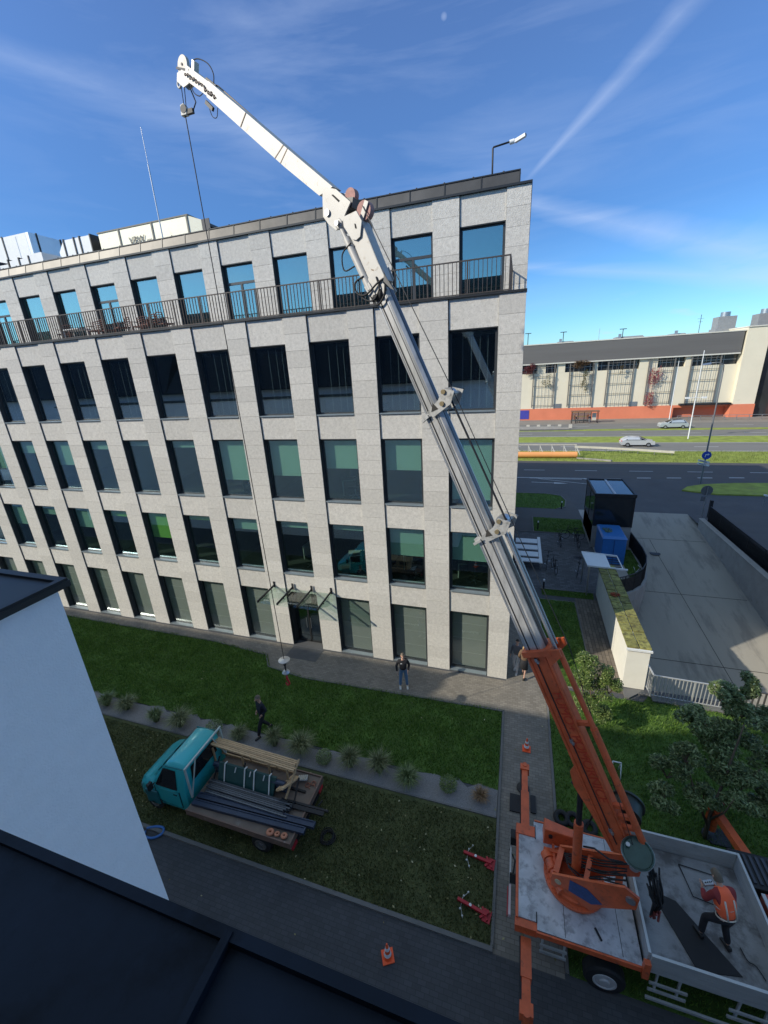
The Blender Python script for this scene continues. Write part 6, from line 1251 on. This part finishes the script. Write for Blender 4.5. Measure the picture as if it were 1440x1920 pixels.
# ------------------------------------------------------------------ signs, lamps, roadside
t=thing('round_sign_back','round traffic sign seen from behind at the head of the ramp wall','traffic sign',(17.6,23.6,0))
m=MB(); m.tube((17.6,23.6,0),(17.6,23.6,2.6),.035,10); m.build('pole',STEEL,t)
m=MB(); m.tube((17.6,23.64,2.25),(17.6,23.66,2.25),.42,28); m.build('sign_plate',mat('sign_back',(.16,.165,.17),.5,.3),t)
m=MB(); m.box(17.25,17.55,23.6,23.63,1.35,1.75); m.build('small_plate',mat('sign_back',(.16,.165,.17),.5,.3),t)
m=MB(); m.box(17.9,18.1,23.3,23.5,0,1.5); tag(m.build('card_reader_post',BLACKM),'short dark post beside the round sign back','post')
t=thing('barrier_gate','white lowered barrier arm at the right edge of the court','barrier gate',(24.5,26,0))
m=MB(); m.bar((23.2,27.2,1.0),(27.5,21.0,1.05),.06,.12); m.build('arm',WHITEP,t)
m=MB(); m.box(24.8,25.1,24.4,24.7,.9,1.2); m.tube((23.3,27.1,0),(23.3,27.1,1.0),.04,8); m.build('post',STEEL,t)
def lamp(label,x,y,h,m,arm=None,arms2=False,r0=.09,grp='street lamps',mast=.05):
    t=thing('street_lamp',label,'street lamp',(x,y,0),0,grp); b=MB(); b.tube((x,y,0),(x,y,h),r0,12,mast); b.build('pole',m,t)
    if arm: 
        b=MB(); b.path([(x,y,h-.05),(x+arm*.02,y,h+.45),(x+arm*.35,y,h+.75),(x+arm*.8,y,h+.72)],.045,8); b.build('arm',m,t); b=MB(); b.hexa([(x+arm*.8,y-.13,h+.62),(x+arm*1.3,y-.13,h+.55),(x+arm*1.3,y+.13,h+.55),(x+arm*.8,y+.13,h+.62),(x+arm*.8,y-.1,h+.78),(x+arm*1.3,y-.08,h+.68),(x+arm*1.3,y+.08,h+.68),(x+arm*.8,y+.1,h+.78)]); b.build('lamp_head',STEEL,t)
    return t
t=lamp('tall grey street lamp with blue turn arrow sign on its pole by the kerb island',20.97,34.23,11.3,mat('pole_grey',(.20,.21,.22),.5,.4),-1.4)
m=MB(); m.tube((20.97,34.08,3.05),(20.97,34.10,3.05),.42,28); sg=m.build('round_sign',mat('sign_blue',(.02,.07,.42),.5),t)
m=MB(); m.path([(20.85,34.07,2.85),(20.85,34.07,3.02),(20.9,34.07,3.12),(21.05,34.07,3.14)],.04,6); m.add([(21.05,34.06,3.02),(21.05,34.06,3.26),(21.22,34.06,3.14)],[(0,1,2)]); m.build('arrow',WHITEP,sg)
for k in range(2):
    m=MB(); m.bar((20.3-k*.02,34.05,2.55-k*.3),(21.35,34.05,2.3-k*.3),.03,.2); m.build('direction_plate',WHITEP,t)
m=MB(); m.bar((20.45,34.03,2.5),(21.1,34.03,2.35),.01,.05); m.bar((20.45,34.03,2.2),(21.1,34.03,2.05),.01,.05); m.build('lettering_bar',BLACKM,t)
t=lamp('white floodlight mast standing in the middle verge behind the pale hatchback',28.31,61.7,13.2,WHITEP,None)
m=MB(); m.bar((27.2,61.6,6.4),(29.4,61.6,6.4),.06,.06); 
for x in (27.2,29.4): m.box(x-.3,x+.3,61.4,61.7,6.25,6.5)
m.build('floodlight',WHITEP,t)
lamp('slim white lamp mast in front of the mall beside the red climbing plant',32.0,84.5,11.5,WHITEP,None)
# skyline lamp masts on the mall roof deck
for i,(x,lb) in enumerate([(3.6,'small roof lamp mast at the left end of the mall roofline'),(11.5,'small double roof lamp mast above the first trellises of the mall'),(24.0,'small double roof lamp mast over the middle of the mall roof')]):
    t=thing('roof_lamp_mast',lb,'lamp mast',(x,98,16.5),0,'lamp masts on the mall roof'); m=MB(); m.tube((x,98,16),(x,98,19.4-i*.3),.08,8); m.build('pole',BLACKM,t); m=MB(); m.box(x-.7,x+.7,97.9,98.1,19.3-i*.3,19.45-i*.3); m.build('lamp_head',BLACKM,t)
m=MB(); m.tube((38.4,97,16),(38.4,97,20.4),.05,6); m.bar((37.8,97,19.6),(39.0,97,19.6),.04,.04); m.bar((38.0,97,19.0),(38.8,97,19.0),.04,.04); tag(m.build('aerial',BLACKM),'thin television aerial on the mall roof left of the grey cooling units','aerial')
m=MB(); m.tube((19,97,16),(19,97,19.2),.04,6); tag(m.build('aerial',STEEL),'thin plain rod on the mall roof left of the middle lamp mast','aerial')
# barrier of pipes and frames, guard rail
t=thing('pipe_barrier','long orange pipe barrier at the sunlit roadside next to the building edge','barrier',(6,45.8,0))
m=MB(); m.tube((-12,45.7,.5),(10.4,46.5,.5),.42,20); m.build('pipe',mat('pipe_orange',(.80,.36,.13),.6,var=.06,scale=.6),t)
m=MB(); m.box(-12,10.5,46.4,46.9,0,.12); m.prism([(10.3,46.0),(10.6,46.0),(14.5,44.6),(14.3,44.4)],0,.2); m.build('kerb_block',CONC,t)
t=thing('frame_barrier','row of white metal frames behind the orange pipe barrier','barrier',(6,48,0))
m=MB(); 
for k in range(15): x=-12+k*1.6; m.bar((x,48.2,0),(x,48.2,1.55),.08,.1); m.bar((x,48.2,1.4),(x+.5,47.4,.3),.06,.08); m.bar((x,48.2,.7),(x+.6,48.2,.7),.06,.1)
m.build('post',mat('frame_white',(.5,.5,.47),.6),t)
m=MB(); m.bar((-12,48.2,1.55),(10.5,48.3,1.55),.1,.12); m.bar((-12,48.2,.15),(10.5,48.3,.15),.5,.3); m.build('rail',mat('rail_pale',(.55,.52,.45),.7),t)
t=thing('guard_rail','pale steel guard rail running down to the verge behind the orange pipe','guard rail',(16,50,0))
m=MB(); 
GR=[(10.6,51.2,.72),(14,50.6,.68),(18,49.6,.62),(22.6,48.4,.5)]
for p,q in zip(GR[:-1],GR[1:]): m.bar(p,q,.06,.3)
m.build('rail',mat('rail_pale',(.55,.52,.45),.7),t)
m=MB(); 
for k in range(7): a=k/6; x=10.8+a*11.6; y=51.2-a*2.7; m.bar((x,y+.1,0),(x,y+.1,.6-.1*a),.1,.12)
m.build('post',STEEL,t)
t=thing('kerb_rack','row of low pale blocks at the tram side far behind the verge','barrier',(6,75,0)); m=MB()
for k in range(10): m.box(-6+k*2.0,-5.4+k*2.0,74.6,74.9,.05,.75)
m.build('block',mat('rail_pale',(.55,.52,.45),.7),t); m=MB(); m.box(-6,12,73.4,73.8,.03,.3); m.box(-6,10.5,74.4,74.55,.03,.45); m.build('rail',CONC,t)
# ------------------------------------------------------------------ cars
def car(label,x,y,rz,suv,col,L=4.6):
    t=thing('parked_car' if 0 else 'car',label,'car',(0,0,0),0,'cars on the dual carriageway')
    h=1.62 if suv else 1.47; W=.9
    def prof(zs): return zs
    if suv: P_=[(-2.2,.35),(-2.25,.75),(-2.15,1.02),(-1.95,1.1),(-1.62,1.5),(-1.3,h),(.35,h-.02),(1.05,1.12),(2.0,.98),(2.22,.8),(2.25,.35)]
    else: P_=[(-2.2,.32),(-2.25,.7),(-2.12,.98),(-1.85,1.2),(-1.3,1.44),(-.6,h),(.2,h-.04),(1.15,1.02),(2.0,.86),(2.24,.66),(2.25,.32)]
    n=len(P_); vs=[]
    for (yy,inset) in ((-W,0),(-W+.0,0),(W,0)): pass
    def ringy(yy,shr): return [(px,yy,pz if pz<1.0 else 1.0+(pz-1.0)*shr) for px,pz in P_]
    R_=[ringy(-W+.02,.0),ringy(-W+.04,.3),ringy(-W+.18,.96),ringy(0,1.0),ringy(W-.18,.96),ringy(W-.04,.3),ringy(W-.02,.0)]
    m=MB(); vs=[p for r_ in R_ for p in r_]; k=len(R_); m.add(vs,[(i*n+j,i*n+(j+1)%n,(i+1)*n+(j+1)%n,(i+1)*n+j) for i in range(k-1) for j in range(n)]+[tuple(range(n))[::-1],tuple((k-1)*n+j for j in range(n))]); bo_=m.build('body',col,t,bevel=.02)
    for s in (-1,1):
        yb,yt=s*(W-.02),s*(W-.17); z0=1.03;z1=h-.1; a0,a1,b0,b1=(-1.85,1.0,-1.45,.35) if suv else (-1.75,1.0,-1.15,.25)
        m=MB(); m.ext([(a0,yb,z0),(a1,yb,z0),(b1,yt,z1),(b0,yt,z1)],(0,s*.012,.004)); sw=m.build('side_window',CARG,bo_)
        m=MB(); 
        for xx in (-.45,.0+.35): m.bar((xx,yb+s*.016,z0),(xx-.02,yt+s*.02,z1),.012,.06)
        m.build('pillar',col,sw)
        m=MB(); m.box(1.95,2.2,min(s*.55,s*.86),max(s*.55,s*.86),.70,.82); m.build('headlight',CARW,t); m=MB(); m.box(-2.22,-2.05,min(s*.55,s*.87),max(s*.55,s*.87),.78,.95); m.build('tail_light',REDP,t)
        for xx in (-1.38,1.38): wheel(xx,s*(W-.2),s,.33,t,STEEL,.22)
    m=MB(); m.ext([(1.13,-.68,1.06),(1.13,.68,1.06),(.38,.62,h-.08),(.38,-.62,h-.08)],(.03,0,.03)); m.build('windscreen',CARG,bo_)
    if suv: m=MB(); m.box(-1.3,.3,-.66,.66,h-.005,h+.012); m.build('roof_panel',BLACKM,bo_)
    t.location=(x,y,.01); t.rotation_euler=(0,0,rz); return t
car('silver hatchback driving on the nearer carriageway beyond the guard rail',19.7,55.6,0,False,CARW)
car('pale grey SUV with black roof driving on the far carriageway before the mall',29.4,73.3,PI,True,mat('car_pale',(.5,.55,.57),.3,.3,coat=.5,var=.03))
# ------------------------------------------------------------------ bus shelter with scooter and people shapes
t=thing('bus_shelter','open brown bus shelter with thin roof on the pavement before the mall','bus shelter',(15.7,82,0))
m=MB(); m.box(13.0,18.4,81.2,82.9,2.4,2.55); m.build('roof',mat('shelter_brown',(.20,.10,.06),.6),t)
m=MB(); 
for x in (13.2,14.5,15.7,17.0,18.2): m.box(x-.05,x+.05,82.6,82.7,0,2.4)
for x in (13.2,18.2): m.box(x-.05,x+.05,81.3,81.4,0,2.4)
m.build('post',BLACKM,t)
m=MB(); m.box(13.3,17.0,82.62,82.65,.3,2.2); m.build('back_panel',GLASSD,t)
m=MB(); m.box(17.2,18.0,82.5,82.58,.5,2.0); m.build('poster_panel',mat('poster_pale',(.6,.58,.5),.5),t)
m=MB(); m.box(14.6,16.8,82.1,82.4,.42,.48); m.box(14.8,14.88,82.2,82.3,0,.42); m.box(16.5,16.58,82.2,82.3,0,.42); m.build('bench',BLACKM,t)
p6=person('far away person in dark clothes waiting at the bus shelter, left of its bench',(14.0,81.4,.02),2,dict(),BLK,BLK,SHB,HAIR,1.0)
p7=person('far away person in dark clothes standing at the right post of the bus shelter',(16.6,81.3,.02),3,dict(),NAVYC,GREYC,SHB,HAIR,1.0)
# ------------------------------------------------------------------ mall
ml=thing('shopping_mall','long cream shopping mall with grey cladding band, trellises and orange base','building',(25,95,0))
MY=88; 
b=MB(); b.box(-25,43.3,MY,MY+35,2.6,10.3); b.box(43.3,46.9,MY-1.0,MY+35,2.6,16.9)
for x0,x1 in ((9.9,11.6),(17.2,18.1),(26,29.3),(34.2,35.3)): b.box(x0,x1,MY-.02,MY+1,10.3,12.3)
b.box(5.9,7.6,MY-.02,MY+1,10.3,12.3)
b.build('wall',CREAM,ml)
b=MB(); b.box(-25,33.4,MY-.06,MY+34,-.5,2.6); b.box(33.4,47,MY+1.5,MY+34,-.5,2.6); b.box(33.4,43,MY-.06,MY+1.5,2.1,2.598); b.box(43,47.0,MY-1.1,MY+1.4,-.5,2.596); b.box(50.2,90,MY-2,MY+30,-.5,16.2); b.build('base_wall',MORANGE,ml)
b=MB(); b.box(-25,43,MY-.6,MY+34,12.45,16.3); b.build('cladding_band',MGREY,ml)
b=MB(); b.box(-25,43.2,MY-.7,MY+34,16.3,16.5); b.box(-25,43,MY-.62,MY+1,12.2,12.44); b.box(43.2,47.2,MY-1.2,MY+35,16.9,17.1); b.build('parapet',mat('mall_trim',(.62,.6,.53),.8),ml)
b=MB(); b.box(-25,43,MY+.8,MY+1.2,10.3,12.3); b.box(46.9,50.2,MY-.2,MY+30,-.5,16.5); b.build('window_band',MWIN,ml)
b=MB()
for k in range(60): x=-24+k*1.1; b.box(x,x+.06,MY+.72,MY+.78,10.3,12.3)
b.box(-25,43,MY+.72,MY+.78,11.2,11.28); b.build('window_bar',STEEL,ml)
for i,(xa,xb) in enumerate([(5.1,9.5),(12.6,17.3),(20.1,24.9),(27.7,32.3),(35.2,40.1)]):
    b=MB(); z0,z1=(2.9,12.9)
    for x in (xa,xb): b.box(x-.11,x+.11,MY-.42,MY-.25,z0,z1)
    for k in range(5): z=z0+.4+k*2.1; b.box(xa,xb,MY-.38,MY-.3,z,z+.08)
    for k in range(1,6): x=xa+(xb-xa)*k/6; b.box(x-.022,x+.022,MY-.36,MY-.32,z0,z1)
    for x in (xa,xb):
        for z in (3.4,7.6,11.4): b.box(x-.06,x+.06,MY-.25,MY,z,z+.12)
    b.build('trellis',mat('trellis_grey',(.18,.17,.155),.6,.3),ml)
b=MB(); b.box(-1,4.6,MY-.12,MY-.05,.3,2.3); b.build('roller_shutter',BLUEP,ml)
b=MB(); b.box(34.2,43,MY-1.3,MY-.04,2.62,2.95); b.box(7,10,MY-.1,MY-.05,2.9,3.9) if 0 else None; b.build('canopy',BLACKM,ml)
b=MB(); b.box(9.9,11.4,MY-.1,MY-.01,2.65,3.6); b.box(24.9,26.5,MY-.1,MY-.01,2.65,3.6); b.build('vent_grille',STEEL,ml)
b=MB()
for k in range(11): b.box(50.5+k*3.2,50.62+k*3.2,MY-2.06,MY-2.0,0,16)
for k in range(6): b.box(50.3,88,MY-2.07,MY-2.0,1.5+k*2.6,1.65+k*2.6)
b.build('facade_grid',mat('trellis_grey',(.18,.17,.155),.6,.3),ml)
for i,(x,lb) in enumerate([(42.7,'grey rooftop cooling unit with round fan, left one above the mall end'),(49.6,'grey rooftop cooling unit with round fan above the orange block at the right edge')]):
    t=thing('cooling_unit',lb,'cooling unit',(x,97,16.9),0,'cooling units on the mall roof'); m=MB(); m.box(x-1.6,x+1.6,95.5,98.5,17.3,19.6); m.box(x-1.9,x+1.9,95.3,98.7,16.5,17.3); m.build('casing',mat('unit_grey',(.28,.29,.29),.6,.2),t)
    m=MB(); m.tube((x,97,19.6),(x,97,20.5),.85,20); m.build('fan',STEEL,t)
for i,(c,rad,lb,c1,c2,n) in enumerate([((4.2,87.0,11.4),(1.6,.6,1.5),'dark red climbing plant hanging at the left end of the mall window band',(.16,.035,.04),(.30,.08,.08),700),((15.0,87.0,12.0),(2.2,.6,1.2),'brown climbing plant with hanging tail over the second trellis',(.14,.09,.05),(.25,.15,.08),900),((15.6,87.0,8.6),(.8,.4,2.6),'x',(.10,.11,.04),(.22,.18,.08),500),((7.8,87.0,8.9),(1.3,.4,1.6),'sparse olive climbing plant on the first trellis',(.08,.09,.035),(.2,.17,.08),260),((28.9,87.3,6.6),(1.5,.35,4.2),'bright red climbing plant covering the fourth trellis',(.38,.04,.06),(.55,.12,.14),1000),((22.6,87.0,10.4),(.6,.3,.9),'small dry climbing plant high on the third trellis',(.12,.10,.05),(.2,.15,.08),120)]):
    if lb=='x': lb='olive green tail of foliage hanging down the second trellis'
    v=MB(); r=random.Random(i+20); 
    for q in range(9): cc=(c[0]+r.uniform(-1,1)*rad[0]*.6,c[1],c[2]+r.uniform(-1,1)*rad[2]*.7); leaves(v,cc,(rad[0]*.4,rad[1]*.6,rad[2]*.35),n//9,.34,r)
    tag(v.build('climbing_plant',leafmat('creeper_%d'%i,c1,c2,.6,.2),fix=False),lb,'climbing plant','climbing plants on the mall')
t=thing('pavement_railing','long low grey railing on the raised pavement before the mall','railing',(44,84,0)); m=MB(); m.box(33,70,83.4,83.5,.9,.98); m.box(33,70,83.4,83.5,.45,.5)
for k in range(19): m.box(33+k*2,33.08+k*2,83.4,83.5,0,.9)
m.build('rail',STEEL,t)

# fallen leaves and litter scattered over the grass and paving
v=MB(); r=random.Random(99)
for k in range(260):
    x=r.uniform(-12,4.2); y=r.uniform(-14.2,-1.9) if r.random()<.35 else r.uniform(-9.3,-6.3); z=.075 if -9.3<y<-1.9 and x<2.4 else .012; a=r.uniform(0,PI); s_=r.uniform(.02,.045); dx,dy=math.cos(a)*s_,math.sin(a)*s_
    v.add([(x-dx,y-dy,z),(x+dy*.6,y-dx*.6,z+.01),(x+dx,y+dy,z+.004),(x-dy*.6,y+dx*.6,z+.012)],[(0,1,2,3)])
stuff('fallen_leaves',v,leafmat('fallen_leaf',(.25,.22,.08),(.6,.55,.35),.7,.2),'small pale fallen leaves scattered over the lower lawn and yard','leaves')
for i,(x,w_,h,lb) in enumerate([(12.5,5,.3,'low pale roof structure on the left part of the mall roof'),(26.5,7,.45,'low grey roof structure near the middle of the mall roof'),(36.5,4,.3,'low grey roof structure left of the mall corner pillar')]):
    t=thing('roof_structure',lb,'roof structure',(x,104,16.5)); m=MB(); m.hexa([(x-w_/2,102,16.4),(x+w_/2,102,16.4),(x+w_/2,108,16.4),(x-w_/2,108,16.4),(x-w_/2+.8,103,16.9+h),(x+w_/2-.8,103,16.9+h),(x+w_/2-.8,107,16.9+h),(x-w_/2+.8,107,16.9+h)]); m.build('roof',mat('unit_grey',(.28,.29,.29),.6,.2),t); m=MB(); 
    m.box(x-w_/2+1,x-w_/2+1.6,102.4,102.6,16.9,17.5+h)
    m.build('vent',STEEL,t)
